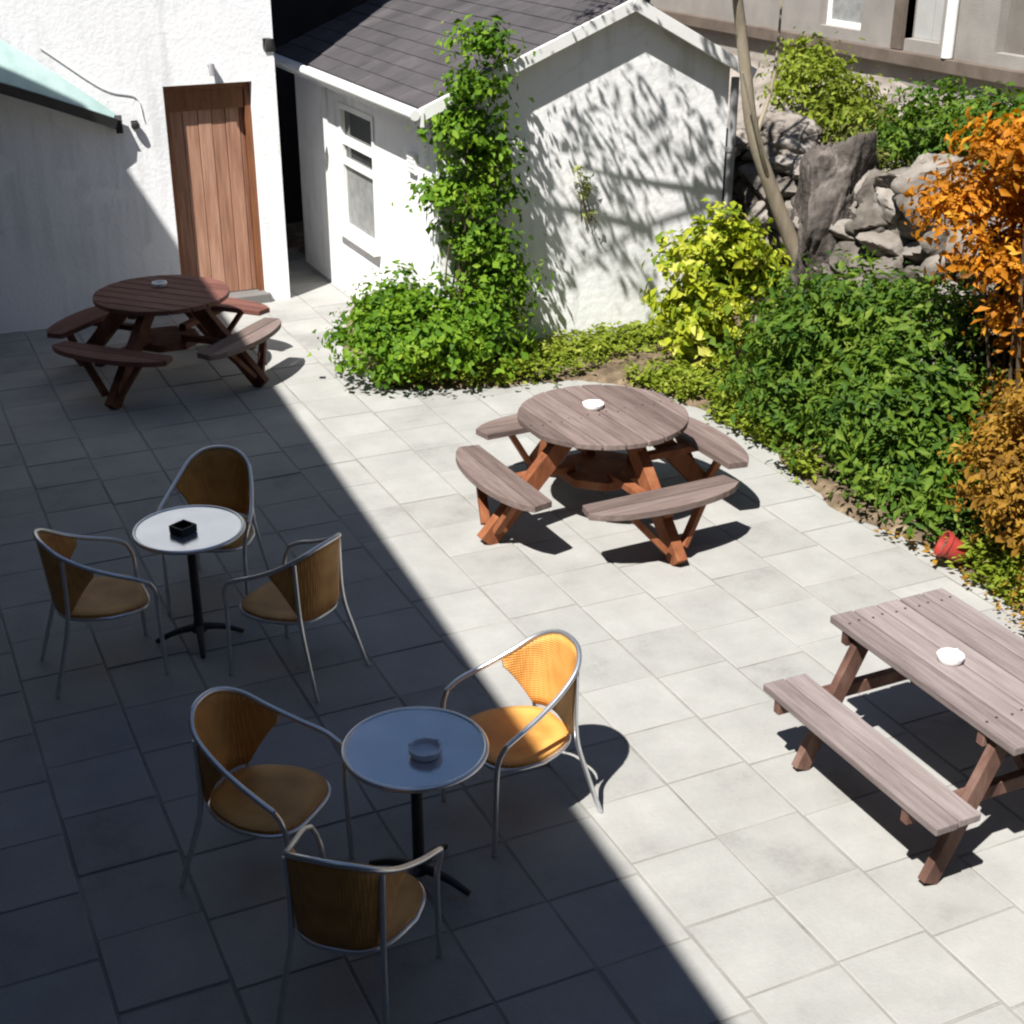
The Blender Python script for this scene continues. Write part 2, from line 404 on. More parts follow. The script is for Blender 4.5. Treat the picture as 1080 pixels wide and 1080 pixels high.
def crown_points(lobes, n, clump=0.16, per=28, inner=0.35, zmin=0.02):
    """Leaf points gathered in clumps spread through the lobes' volume, mostly near the surface."""
    vol = np.array([l[1][0] * l[1][1] * l[1][2] for l in lobes]) ** 0.72
    vol /= vol.sum()
    pts = []; nr = []
    nc = max(1, n // per)
    for k in range(nc):
        c, r = lobes[rng.choice(len(lobes), p=vol)]
        d = rng.normal(size=3); d /= np.linalg.norm(d)
        if d[2] < -0.35: d[2] *= -0.6
        rad = (inner + (1 - inner) * rng.random() ** 0.45) * (0.84 + 0.20 * rng.random() + 0.26 * rng.random() ** 4)
        cc = np.array(c) + d * np.array(r) * rad
        m = max(4, int(per * (0.4 + 1.2 * rng.random())))
        cs = clump * (0.6 + 0.8 * rng.random())
        off = rng.normal(size=(m, 3)) * cs * np.array([1, 1, 0.6]) * 0.6
        p = cc + off
        pts.append(p)
        nr.append(np.repeat(d[None], m, 0) * 0.8 + off / (cs + 1e-6) * 0.35)
    P = np.concatenate(pts); N_ = np.concatenate(nr)
    ok = P[:, 2] > zmin
    return P[ok], N_[ok]

def shrub(name, label, cat, base, lobes, n, size, m, aspect=0.55, clump=0.16, per=28, group=None, stems=7, inner=0.35, stem_r=0.012, droop=0.4, upbias=0.5, fold=0.25, keep=None):
    """Leafy plant: > foliage, branches. Lobes are relative to its base."""
    root = empty(name, base)
    tag(root, label, cat, group)
    P, Nn = crown_points(lobes, n, clump, per, inner)
    if keep is not None:
        k = keep(P); P, Nn = P[k], Nn[k]
    V, F = leaf_mesh(P, Nn, size, aspect, droop, fold, upbias)
    tri_object('foliage', V, F, m, root)
    mb = MB()
    for k in range(stems):
        c, r = lobes[k % len(lobes)]
        a = random.uniform(0, 6.28)
        tip = Vector(c) + Vector((math.cos(a) * r[0] * .6, math.sin(a) * r[1] * .6, r[2] * random.uniform(.1, .7)))
        st = Vector((random.uniform(-.08, .08), random.uniform(-.08, .08), -0.03))
        mid = st.lerp(tip, .5) + Vector((random.uniform(-.06, .06), random.uniform(-.06, .06), .05))
        pts = spline([st, mid, tip], 4)
        mb.tube(pts, [stem_r * (1 - .75 * i / (len(pts) - 1)) for i in range(len(pts))], 6)
    mb.build('branches', M['twig'], root, smooth=True)
    return root

# ------------------------------------------------------------------ ground and paving
gb = MB(); gb.add([(-400, -400, -.06), (400, -400, -.06), (400, 400, -.06), (-400, 400, -.06)], [(0, 1, 2, 3)])
gb.build('ground', M['ground'], kind='structure')

def bed_edge(y):
    """x of the paving's right edge at depth y."""
    k = [(-6, 5.6), (3.5, 5.62), (5.0, 5.7), (5.7, 5.93), (6.6, 5.97), (7.3, 5.78), (8.4, 6.03), (9.4, 6.0), (10.0, 5.85), (10.45, 5.4), (10.6, 4.6), (10.9, 3.9), (12.2, 3.85), (13.4, 4.35), (14.0, 4.55), (20, 4.57)]
    for (a, xa), (b, xb) in zip(k, k[1:]):
        if a <= y <= b: return xa + (xb - xa) * (y - a) / (b - a)
    return 5.6

pj = MB(); pj.add([(-9, -6, -.0045), (6.3, -6, -.0045), (6.3, 16, -.0045), (-9, 16, -.0045)], [(0, 1, 2, 3)])
pj.build('joint_bed', M['joint'], kind='structure')
ps = MB(); S = 0.46
rr = random.Random(5)
for i in range(-15, 15):
    x0 = 0.39 + i * S
    off = {0: 0.39, 5: 0.34, 6: 0.35}.get(i, rr.uniform(0, S))
    for j in range(-10, 36):
        y0 = off + (j - 1) * S
        if x0 > 6.25 or x0 < -8 or y0 > 15.2 or y0 < -5: continue
        g1, g2 = rr.uniform(.0045, .008), rr.uniform(.003, .006)
        z = rr.uniform(-.003, .003)
        tilt = [z + rr.uniform(-.0018, .0018) for _ in range(4)]
        a, b, c, d = x0 + g1, x0 + S - g1, y0 + g2, y0 + S - g2
        ch = rr.uniform(.003, .006)
        jig = [rr.uniform(-.0025, .0025) for _ in range(8)]
        cs = [(a + jig[0], c + jig[1]), (b + jig[2], c + jig[3]), (b + jig[4], d + jig[5]), (a + jig[6], d + jig[7])]
        ins = [(1, 1), (-1, 1), (-1, -1), (1, -1)]
        vs = [(x, y, -.03) for x, y in cs] + [(x, y, t - ch * .8) for (x, y), t in zip(cs, tilt)] + [(x + ix * ch, y + iy * ch, t) for (x, y), (ix, iy), t in zip(cs, ins, tilt)]
        fs = [(8, 9, 10, 11)]
        for q in range(4):
            q2 = (q + 1) % 4
            fs += [(q, q2, 4 + q2, 4 + q), (4 + q, 4 + q2, 8 + q2, 8 + q)]
        ps.add(vs, fs)
ps.build('patio_paving', M['slab'], kind='structure')

# planting bed: a mound of soil whose ragged edge laps over the slabs, rising to the rocky bank behind
def bank_height(x, y):
    b = bed_edge(y)
    d = x - b + 0.07 * noise.noise(Vector((x * 3, y * 3, 0))) + 0.02 * noise.noise(Vector((x * 9, y * 9, 5)))
    h = -0.05 + min(max(d, 0) * 0.55, 0.095) + 0.02 * noise.noise(Vector((x * 7, y * 7, 2))) * (1 if d > 0.1 else 0)
    if y < 11.25 or x > 7.6:
        t = min(max((x - 7.85 - 0.12 * noise.noise(Vector((0, y * 1.3, 3)))) / 0.55, 0), 1)
        h += 1.35 * t * t * (3 - 2 * t)
        t2 = min(max((x - 8.7) / 1.2, 0), 1)
        h += 0.55 * t2
    return h

nx, ny = 150, 250
X0, X1, Y0, Y1 = 3.6, 14.0, -4.0, 20.0
xs = [X0 + (X1 - X0) * (i / nx) ** 1.25 for i in range(nx + 1)]
ys = [Y0 + (Y1 - Y0) * j / ny for j in range(ny + 1)]
bv = []; bf = []
for y in ys:
    for x in xs:
        z = bank_height(x, y)
        v = Vector((x, y, z))
        if z > 0.12:
            cell = noise.voronoi(Vector((x * .6, y * 1.5, z * 2.2)))[0]
            w_ = min((z - .12) / .4, 1)
            v.x += w_ * (0.22 * (0.5 - cell[0]) + 0.08 * noise.noise(Vector((x * 4, y * 4, z * 4))))
            v.z += w_ * (0.20 * (0.5 - cell[0]) + 0.05 * noise.noise(Vector((x * 6, y * 6, 1))))
        bv.append(tuple(v))
W_ = nx + 1
for j in range(ny):
    for i in range(nx):
        q = (j * W_ + i, j * W_ + i + 1, (j + 1) * W_ + i + 1, (j + 1) * W_ + i)
        bf.append(q)
bank = MB(); bank.add(bv, bf)
bo = bank.build('planting_bed_bank', M['soil'], kind='structure', smooth=False)
bo.data.materials.append(M['rock'])
for p_ in bo.data.polygons:
    c_ = p_.center
    if c_.z > 0.16: p_.material_index = 1
    p_.use_smooth = True

# ------------------------------------------------------------------ house with the brown door
HY = 13.95
house = empty('white_house', (0, HY, 0))
house.location = (0, 0, 0)
tag(house, 'white rendered house with a brown plank door, beside the dark alley', 'house')
mb = MB(); wall(mb, 'y', HY, -6.0, 3.97, -0.05, 6.4, [(2.87, 3.73, 0.0, 2.19)], 0.3, -1)
mb.span((3.67, HY + .3, -.05), (3.97, HY + 6, 6.4))
mb.span((-6, HY + 5.7, -.05), (3.67, HY + 6, 6.4))
mb.build('wall', M['render'], house)
mb = MB()
for s_, y_a, y_b in ((1, HY - .25, HY + 3.0), (-1, HY + 3.0, HY + 6.25)):
    z_a, z_b = (6.35, 8.0) if s_ == 1 else (8.0, 6.35)
    mb.add([(-6.2, y_a, z_a), (4.1, y_a, z_a), (4.1, y_b, z_b), (-6.2, y_b, z_b), (-6.2, y_a, z_a + .12), (4.1, y_a, z_a + .12), (4.1, y_b, z_b + .12), (-6.2, y_b, z_b + .12)],
           [(0, 1, 2, 3), (4, 7, 6, 5), (0, 4, 5, 1), (1, 5, 6, 2), (2, 6, 7, 3), (3, 7, 4, 0)])
mb.build('roof', M['slate'], house)
door = MB()
edges = [2.93, 3.06, 3.21, 3.345, 3.48, 3.62, 3.67]
for k, (a, b) in enumerate(zip(edges, edges[1:])):
    door.span((a + .003, HY + .15 + (.004 if k % 2 else 0), .10), (b - .003, HY + .19, 1.93))
dobj = door.build('door', M['doorwood'], house, bevel=.004)
fr = MB()
fr.span((2.87, HY + .09, 0), (2.93, HY + .22, 2.19)); fr.span((3.67, HY + .09, 0), (3.73, HY + .22, 2.19))
fr.span((2.93, HY + .09, 2.13), (3.67, HY + .22, 2.19)); fr.span((2.93, HY + .11, 1.935), (3.67, HY + .20, 2.13))
fr.build('door_frame', M['doorframe'], house, bevel=.004)
st = MB(); st.span((2.82, HY - .05, -.03), (3.76, HY + .3, .095))
st.build('door_step', M['stonerender'], house, bevel=.01)
vt = MB(); vt.tube([(3.34, HY + .02, 2.36), (3.34, HY - .05, 2.36), (3.34, HY - .06, 2.27)], .03, 10)
vt.build('vent_pipe', M['zinc'], house, smooth=True)

# small fittings on the house wall
lamp = empty('wall_lamp', (3.90, HY, 2.53)); tag(lamp, 'small black lamp high on the white house corner', 'wall lamp')
mb = MB(); mb.box((0, -.012, 0), (.07, .024, .10)); mb.tube([(0, -.02, .01), (0, -.10, .03)], .012, 8); mb.build('bracket', M['black'], lamp)
mb = MB(); mb.lathe([(.0, .06), (.035, .055), (.055, -.03), (.05, -.06), (.0, -.06)], 16, (0, -.12, .0)); mb.build('lamp_head', M['black'], lamp, smooth=True)
fl = empty('wall_lamp', (2.57, HY, 1.87)); tag(fl, 'tiny black lamp on the white house wall by the gutter end of the turquoise roof', 'wall lamp')
mb = MB(); mb.box((0, -.008, 0), (.06, .016, .06)); mb.build('bracket', M['black'], fl)
mb = MB(); mb.lathe([(0, -.03), (.032, -.028), (.04, .0), (.032, .028), (0, .03)], 16, (0, -.045, -.01)); mb.build('lamp_head', M['black'], fl, smooth=True)
cb = MB(); cb.tube(spline([(2.66, HY - .012, 1.90), (2.60, HY - .012, 2.12), (2.3, HY - .012, 2.22), (1.8, HY - .012, 2.6)], 6), .005, 6)
tag(cb.build('wall_cable', M['fascia'], smooth=True), 'thin pale cable clipped across the white house wall', 'cable')

# ------------------------------------------------------------------ turquoise lean-to roof on the left
cnp = empty('lean_to_roof', (0, HY, 0)); cnp.location = (0, 0, 0)
tag(cnp, 'turquoise lean-to roof with a black gutter edge, against the white house', 'lean-to roof')
A0, A1 = Vector((2.40, HY - .02, 1.93)), Vector((-1.2, HY - .02, 4.30))
B0, B1 = Vector((2.38, HY - .06, 1.90)), Vector((-1.2, HY - 1.15, 3.30))
up = Vector((0, 0, .05))
mb = MB(); n_ = 16
tv = []; tf = []
for k in range(n_ + 1):
    t = k / n_
    a = A0.lerp(A1, t); b = B0.lerp(B1, t)
    sag = Vector((0, 0, .10 * math.sin(math.pi * min(t * 1.8, 1))))
    tv += [a + sag, b + sag * .3, b + sag * .3 + up, a + sag + up]
for k in range(n_):
    o_ = k * 4
    for q in range(4):
        tf.append((o_ + q, o_ + (q + 1) % 4, o_ + 4 + (q + 1) % 4, o_ + 4 + q))
tf += [(0, 1, 2, 3), (n_ * 4, n_ * 4 + 3, n_ * 4 + 2, n_ * 4 + 1)]
mb.add(tv, tf); mb.build('roof_sheet', M['turq'], cnp)
mb = MB()
for k in range(n_):
    t0, t1 = k / n_, (k + 1) / n_
    s0 = .03 * math.sin(math.pi * min(t0 * 1.8, 1)); s1 = .03 * math.sin(math.pi * min(t1 * 1.8, 1))
    mb.bar(B0.lerp(B1, t0) + Vector((0, -.035, s0 - .005)), B0.lerp(B1, t1) + Vector((0, -.035, s1 - .005)), .06, .09)
mb.bar(B0 + Vector((.03, -.03, -.035)), A0 + Vector((.03, .01, -.03)), .06, .14)
mb.build('gutter', M['black'], cnp)
mb = MB()
for k in (.02, .33, .66): mb.bar(A0.lerp(A1, k) + Vector((0, .0, -.02)), B0.lerp(B1, k) + Vector((0, .03, -.03)), .04, .05)
mb.build('rafters', M['brownpost'], cnp)

# ------------------------------------------------------------------ tall building on the left: its shade falls on the patio
blk = empty('tall_building', (-.56, 11.97, 0), -R(3.6)); tag(blk, 'tall grey rendered building along the shaded side of the patio', 'building')
wins = [(y, y + 1.0, z, z + 1.35) for z in (1.0, 4.1) for y in (-2.6, -5.4, -8.2, -11.0, -13.8, -16.6)]
mb = MB(); wall(mb, 'x', 0, -18, 0, 0, 7.0, wins, 0.3, 1)
mb.span((-7, -.3, 0), (-.3, 0, 7.0)); mb.span((-7, -18, 0), (-.3, -17.7, 7.0)); mb.span((-7, -17.7, 0), (-6.7, -.3, 7.0)); mb.span((-6.7, -17.7, 6.7), (-.3, -.3, 6.98))
mb.build('wall', M['stonerender'], blk)
for (a, b, c, d) in wins:
    w_ = MB(); t = .05
    w_.span((-.2, a, c), (-.12, a + t, d)); w_.span((-.2, b - t, c), (-.12, b, d)); w_.span((-.2, a + t, c), (-.12, b - t, c + t)); w_.span((-.2, a + t, d - t), (-.12, b - t, d)); w_.span((-.2, a + t, (c + d) / 2 - .02), (-.13, b - t, (c + d) / 2 + .02))
    wo = w_.build('window', M['fascia'], blk)
    g_ = MB(); g_.span((-.18, a + t, c + t), (-.165, b - t, d - t)); g_.build('pane', M['pane'], wo)

# ------------------------------------------------------------------ main building behind the viewpoint (the photograph is taken from its first floor)
mbld = empty('main_building', (0, 0, 0)); tag(mbld, 'broad grey rendered building facing the patio from the viewing side', 'building')
wins = [(x, x + 1.1, z, z + 1.4) for z in (1.0, 3.5, 5.6) for x in (.9, 3.6, 6.3, 9.0, 11.7)]
mb = MB(); wall(mb, 'y', -.75, -1.1, 14, 0, 8.0, wins, .3, 1); mb.span((13.7, -7, 0), (14, -1.05, 8)); mb.span((-1.1, -7.3, 0), (14, -7, 8)); mb.span((-1.1, -7, 7.7), (13.7, -1.05, 7.98))
mb.build('wall', M['stonerender'], mbld)
for (a, b, c, d) in wins:
    w_ = MB(); t = .05
    w_.span((a, -.95, c), (a + t, -.88, d)); w_.span((b - t, -.95, c), (b, -.88, d)); w_.span((a + t, -.95, c), (b - t, -.88, c + t)); w_.span((a + t, -.95, d - t), (b - t, -.88, d)); w_.span((a + t, -.945, (c + d) / 2 - .02), (b - t, -.885, (c + d) / 2 + .02))
    wo = w_.build('window', M['fascia'], mbld)
    g_ = MB(); g_.span((a + t, -.925, c + t), (b - t, -.915, d - t)); g_.build('pane', M['pane'], wo)

# ------------------------------------------------------------------ white shed
shed = empty('white_shed', (0, 0, 0)); tag(shed, 'white painted shed with dark slate roof and gable facing the patio', 'shed')
SX0, SX1, SY0, SY1, RX, RZ = 4.57, 7.45, 11.3, 15.1, 6.38, 3.05
ZL, ZR = 2.30, 2.46
wm = MB()
wy0, wy1, wz0, wz1 = 12.85, 13.86, 0.70, 1.96
wall(wm, 'x', SX0, SY0 + .22, SY1, -.05, ZL, [(wy0, wy1, wz0, wz1)], .22, -1)
gable = [(SX0, -.05), (SX1, -.05), (SX1, ZR), (RX, RZ), (SX0, ZL)]
for y_a in (SY0, SY1):
    n = len(gable)
    vs = [(x, y_a, z) for x, z in gable] + [(x, y_a + .22, z) for x, z in gable]
    wm.add(vs, [tuple(range(n)), tuple(range(n, 2 * n))[::-1]] + [(i, (i + 1) % n, n + (i + 1) % n, n + i) for i in range(n)])
wm.span((SX1 - .22, SY0 + .22, -.05), (SX1, SY1, ZR))
wm.build('wall', M['shedwhite'], shed)
# slate roof in courses
def pitch(x0, z0, x1, z1, name, courses=11):
    mb = MB()
    ya, yb = SY0 - .11, SY1 + .42
    rr2 = random.Random(3)
    for k in range(courses):
        t0, t1 = k / courses, min((k + 1.25) / courses, 1.0)
        sx = Vector((x0, 0, z0)).lerp(Vector((x1, 0, z1)), t0); ex = Vector((x0, 0, z0)).lerp(Vector((x1, 0, z1)), t1)
        nrm = Vector((-(z1 - z0), 0, x1 - x0)).normalized()
        if nrm.z < 0: nrm = -nrm
        y = ya + (0 if k % 2 else -.13); 
        while y < yb:
            a, b = max(y, ya), min(y + .26, yb) - .002
            if b - a > .02:
                lift = .014 + rr2.uniform(0, .004)
                p = [sx + nrm * lift, ex + nrm * .006]
                vs = []
                for q, base_ in ((p[0], sx), (p[1], ex)):
                    for yy in (a, b):
                        vs.append((q.x, yy, q.z)); vs.append(((base_ + nrm * .002).x, yy, (base_ + nrm * .002).z))
                mb.add(vs, [(0, 2, 6, 4), (1, 5, 7, 3), (0, 1, 3, 2), (4, 6, 7, 5), (0, 4, 5, 1), (2, 3, 7, 6)])
            y += .26
    return mb
lx = SX0 - .16; lz = ZL - .16 * (RZ - ZL) / (RX - SX0) + .03
rx = SX1 + .16; rz = ZR - .16 * (RZ - ZR) / (SX1 - RX) + .03
mb = pitch(lx, lz, RX, RZ + .03, 'l')
m2 = pitch(rx, rz, RX, RZ + .03, 'r', 7); mb.add(m2.v, m2.f)
# boarding under the slates
for (xa, za, xb, zb) in ((lx, lz, RX, RZ + .03), (rx, rz, RX, RZ + .03)):
    ya, yb = SY0 - .105, SY1 + .415
    mb.add([(xa, ya, za), (xa, yb, za), (xb, yb, zb), (xb, ya, zb), (xa, ya, za - .02), (xa, yb, za - .02), (xb, yb, zb - .02), (xb, ya, zb - .02)],
           [(0, 1, 2, 3), (4, 7, 6, 5), (0, 4, 5, 1), (1, 5, 6, 2), (2, 6, 7, 3), (3, 7, 4, 0)])
mb.tube([(RX, SY0 - .12, RZ + .06), (RX, SY1 + .43, RZ + .06)], .06, 8)
mb.build('roof', M['slate'], shed)
mb = MB()
yb_ = SY0 - .122
mb.bar((lx - .02, yb_, lz - .035), (RX + .03, yb_, RZ - .02), .03, .105)
mb.bar((RX - .03, yb_ - .003, RZ - .018), (rx + .02, yb_ - .003, rz - .035), .03, .105)
mb.build('bargeboards', M['fascia'], shed, bevel=.004)
mb = MB(); mb.span((lx - .035, SY0 - .15, lz - .13), (lx - .008, SY1 + .41, lz - .005)); mb.build('fascia', M['fascia'], shed)
mb = MB(); mb.tube([(lx - .085, SY0 - .15, lz - .03), (lx - .085, SY1 + .41, lz - .03)], .045, 10); mb.build('gutter', M['fascia'], shed, smooth=True)
mb = MB(); mb.span((SX0 - .02, 14.22, -.03), (SX0 - .001, 14.34, 2.1)); mb.build('corner_board', M['fascia'], shed)
mb = MB(); mb.tube([(SX1 + .045, SY0 - .03, 0), (SX1 + .045, SY0 - .03, 2.34)], .038, 12)
for z in (.7, 1.7): mb.lathe([(.05, -.02), (.05, .02)], 12, (SX1 + .045, SY0 - .03, z))
mb.build('downpipe', M['zinc'], shed, smooth=True)
w_ = MB(); t = .055; xo, xi = SX0 - .015, SX0 + .07
w_.span((xo, wy0, wz0), (xi, wy0 + t, wz1)); w_.span((xo, wy1 - t, wz0), (xi, wy1, wz1))
w_.span((xo, wy0 + t, wz0), (xi, wy1 - t, wz0 + t)); w_.span((xo, wy0 + t, wz1 - t), (xi, wy1 - t, wz1))
w_.span((xo + .01, wy0 + t, 1.56), (xi, wy1 - t, 1.64)); w_.span((xo + .01, wy0 + t, 1.36), (xi, wy1 - t, 1.42))
wo = w_.build('window', M['fascia'], shed, bevel=.003)
g_ = MB(); g_.span((xo + .05, wy0 + t, 1.42), (xo + .06, wy1 - t, 1.56)); g_.span((xo + .05, wy0 + t, 1.64), (xo + .06, wy1 - t, wz1 - t)); g_.build('pane', M['pane'], wo)
g_ = MB(); g_.span((xo + .045, wy0 + t, wz0 + t), (xo + .055, wy1 - t, 1.36)); g_.build('frosted_pane', M['blind'], wo)
g_ = MB(); g_.span((xo - .06, wy0 - .06, wz0 - .05), (xo + .02, wy1 + .06, wz0 - .003)); g_.build('sill', M['fascia'], wo, bevel=.004)
mb = MB(); mb.span((SX0 - .03, 11.75, 1.62), (SX0 - .002, 11.93, 1.80))
for k in range(4): mb.span((SX0 - .042, 11.765, 1.635 + k * .04), (SX0 - .03, 11.915, 1.655 + k * .04))
mb.build('wall_vent', M['fascia'], shed)

# ------------------------------------------------------------------ buildings behind
dk = empty('dark_building', (0, 0, 0)); tag(dk, 'building rising behind the shed roof and alley, shade painted into near-black walls', 'building')
mb = MB(); wall(mb, 'y', 17.0, 2.0, 9.2, -.05, 5.5, [(5.0, 6.0, 3.4, 4.6)], .3, -1); mb.span((8.9, 17.3, -.05), (9.2, 22, 5.5)); mb.span((2, 17.3, -.05), (2.3, 22, 5.5)); mb.build('wall', M['shade_black'], dk)
mb = MB(); mb.add([(1.8, 16.75, 5.45), (9.4, 16.75, 5.45), (9.4, 19.6, 7.0), (1.8, 19.6, 7.0), (1.8, 22.3, 5.45), (9.4, 22.3, 5.45)], [(0, 1, 2, 3), (3, 2, 5, 4), (0, 3, 4), (1, 5, 2)]); mb.build('roof', M['slate'], dk)
w_ = MB(); w_.span((5.0, 17.1, 3.4), (6.0, 17.16, 3.46)); w_.span((5.0, 17.1, 4.54), (6.0, 17.16, 4.6)); w_.span((5.0, 17.1, 3.46), (5.06, 17.16, 4.54)); w_.span((5.94, 17.1, 3.46), (6.0, 17.16, 4.54))
wo = w_.build('window', M['shade_black'], dk); g_ = MB(); g_.span((5.06, 17.13, 3.46), (5.94, 17.14, 4.54)); g_.build('pane', M['pane'], wo)

gbx = 10.4
gr = empty('grey_building', (0, 0, 0)); tag(gr, 'low grey rendered building with brown post and white pipe above the rocky bank', 'building')
mb = MB(); wall(mb, 'x', gbx, 4.0, 18.0, 1.5, 5.0, [(8.6, 11.15, 2.42, 4.3), (11.95, 12.5, 2.42, 4.3), (13.25, 14.0, 2.42, 3.4)], .3, -1); mb.span((gbx + .3, 4.0, 1.5), (16, 4.3, 5)); mb.span((gbx + .3, 17.7, 1.5), (16, 18, 5)); mb.build('wall', M['wallgrey'], gr)
mb = MB(); mb.add([(gbx - .3, 3.7, 4.95), (gbx - .3, 18.3, 4.95), (13.3, 18.3, 6.3), (13.3, 3.7, 6.3), (16.3, 3.7, 4.95), (16.3, 18.3, 4.95)], [(0, 3, 2, 1), (3, 4, 5, 2), (0, 4, 3), (1, 2, 5)]); mb.build('roof', M['slate'], gr)
mb = MB(); mb.span((gbx - .10, 4.0, 2.16), (gbx - .002, 18, 2.30)); mb.build('plinth_beam', M['brownpost'], gr, bevel=.01)
mb = MB(); y = 8.6
while y < 11.1: mb.span((gbx + .12, y + .004, 2.42), (gbx + .16, min(y + .255, 11.15) - .004, 4.3)); y += .255
mb.build('garage_door', M['panelgrey'], gr, bevel=.004)
mb = MB(); mb.span((gbx + .12, 11.95, 2.42), (gbx + .16, 12.22, 4.3)); mb.span((gbx + .12, 12.23, 2.42), (gbx + .16, 12.5, 4.3)); mb.build('door', M['panellight'], gr, bevel=.004)
mb = MB(); mb.span((gbx - .05, 12.5, 2.31), (gbx + .1, 12.66, 4.6)); mb.build('post', M['brownpost'], gr)
mb = MB(); mb.tube([(gbx - .06, 11.75, 2.31), (gbx - .06, 11.75, 4.9)], .06, 12); mb.build('downpipe', M['fascia'], gr, smooth=True)
w_ = MB(); w_.span((gbx + .1, 13.25, 2.42), (gbx + .16, 13.31, 3.4)); w_.span((gbx + .1, 13.94, 2.42), (gbx + .16, 14.0, 3.4)); w_.span((gbx + .1, 13.31, 2.42), (gbx + .16, 13.94, 2.48)); w_.span((gbx + .1, 13.31, 3.34), (gbx + .16, 13.94, 3.4))
wo = w_.build('window', M['fascia'], gr); g_ = MB(); g_.span((gbx + .12, 13.31, 2.48), (gbx + .13, 13.94, 3.34)); g_.build('pane', M['blind'], wo)

# ------------------------------------------------------------------ rocks
def rock(label, loc, size, m, seed, rz=0.0, group=None, name='boulder', rough=.10):
    """Fractured stone: a body cut by random planes, then roughened."""
    rs = random.Random(seed)
    planes = []
    for k in range(17):
        n_ = Vector((rs.gauss(0, 1), rs.gauss(0, 1), rs.gauss(0, 1))).normalized()
        planes.append((n_, rs.uniform(.62, 1.0)))
    planes += [(Vector((0, 0, 1)), .86), (Vector((0, 0, -1)), .9)]
    bm = bmesh.new()
    bmesh.ops.create_icosphere(bm, subdivisions=6, radius=1)
    for v in bm.verts:
        d = v.co.normalized()
        k = min(h / max(d.dot(n_), 1e-3) for n_, h in planes)
        k = min(k, 1.12)
        p = d * k
        q = p * 2.2 + Vector((seed * 3.1, seed, 0))
        k += rough * (noise.noise(q) * .9 + .5 * noise.noise(q * 2.3) + .3 * noise.noise(q * 5) + .18 * noise.noise(q * 11))
        crack = noise.voronoi(q * 1.1)[0]
        k -= .07 * max(0, 1 - (crack[1] - crack[0]) / .09)
        p = d * k
        v.co = Vector((p.x * size[0], p.y * size[1], p.z * size[2]))
    me = bpy.data.meshes.new(name); bm.to_mesh(me); bm.free()
    me.polygons.foreach_set('use_smooth', [True] * len(me.polygons))
    me.materials.append(m)
    o = bpy.data.objects.new(name, me); o.location = loc; o.rotation_euler = (rs.uniform(-.15, .15), rs.uniform(-.15, .15), rz)
    col.objects.link(o); tag(o, label, 'rock', group)
    return o
rock('tall dark standing rock between the slender trunk and the big green bush', (8.2, 10.62, 1.05), (.50, .42, 1.12), M['rockdark'], 3, .3)
def stone_verts(bm_v, seed, size, rs, rough=.10):
    planes = [(Vector((rs.gauss(0, 1), rs.gauss(0, 1), rs.gauss(0, 1))).normalized(), rs.uniform(.50, .86)) for k in range(11)]
    out = []
    for d in bm_v:
        k = min(min(h / max(d.dot(n_), 1e-3) for n_, h in planes), 1.15)
        q = d * k * 2 + Vector((seed * 3.7, seed * 1.3, 0))
        k += rough * (.5 * noise.noise(q) + .5 * noise.noise(q * 2.5) + .45 * noise.noise(q * 6))
        out.append(Vector((d.x * k * size[0], d.y * k * size[1], d.z * k * size[2])))
    return out
bmi = bmesh.new(); bmesh.ops.create_icosphere(bmi, subdivisions=4, radius=1)
ico_v = [v.co.normalized() for v in bmi.verts]; ico_f = [tuple(v.index for v in f.verts) for f in bmi.faces]; bmi.free()
rs = random.Random(41)
sw = MB(); sd_i = 0
z = .08
while z < 1.72:
    hgt = rs.uniform(.15, .27)
    y = 7.6 + rs.uniform(0, .2)
    while y < 14.2:
        wd = rs.uniform(.20, .52)
        hh = hgt * rs.uniform(.8, 1.25)
        top = 1.35 + .30 * noise.noise(Vector((y * .9, 3, 1))) + .25
        if z + hh * .5 < top:
            sz = (rs.uniform(.26, .38), wd * .80, hh * .88)
            c = Vector((8.02 + .42 * (z / 1.7) ** 1.2 + rs.uniform(-.05, .07), y + wd / 2, z + hh / 2 + rs.uniform(-.03, .03)))
            rt = Matrix.Rotation(rs.uniform(-.25, .25), 3, 'X') @ Matrix.Rotation(rs.uniform(-.3, .3), 3, 'Z')
            sw.add([rt @ p + c for p in stone_verts(ico_v, sd_i, sz, rs)], ico_f); sd_i += 1
        y += wd * .97
    z += hgt * .93
swo = sw.build('rubble_wall', M['rubble'], smooth=True)
tag(swo, 'rough tumbledown wall of grey-tan stones behind the big green bush', 'stone wall')
rock('large pale stone sitting on top of the rubble wall right of the dark rock', (8.62, 9.7, 1.62), (.34, .42, .26), M['rock'], 8, 1.1)
rock('pale flat-topped stone on the rubble wall between slender trunk and dark rock', (8.45, 11.75, 1.66), (.36, .40, .25), M['rock'], 5, .2)
rock('white-topped stone by the shed downpipe', (7.95, 12.2, 1.55), (.28, .35, .22), M['rock'], 15, .4)
rock('small pale stone at the foot of the rubble wall beside the orange foliage', (7.55, 7.75, .35), (.30, .24, .24), M['rock'], 18, .4)

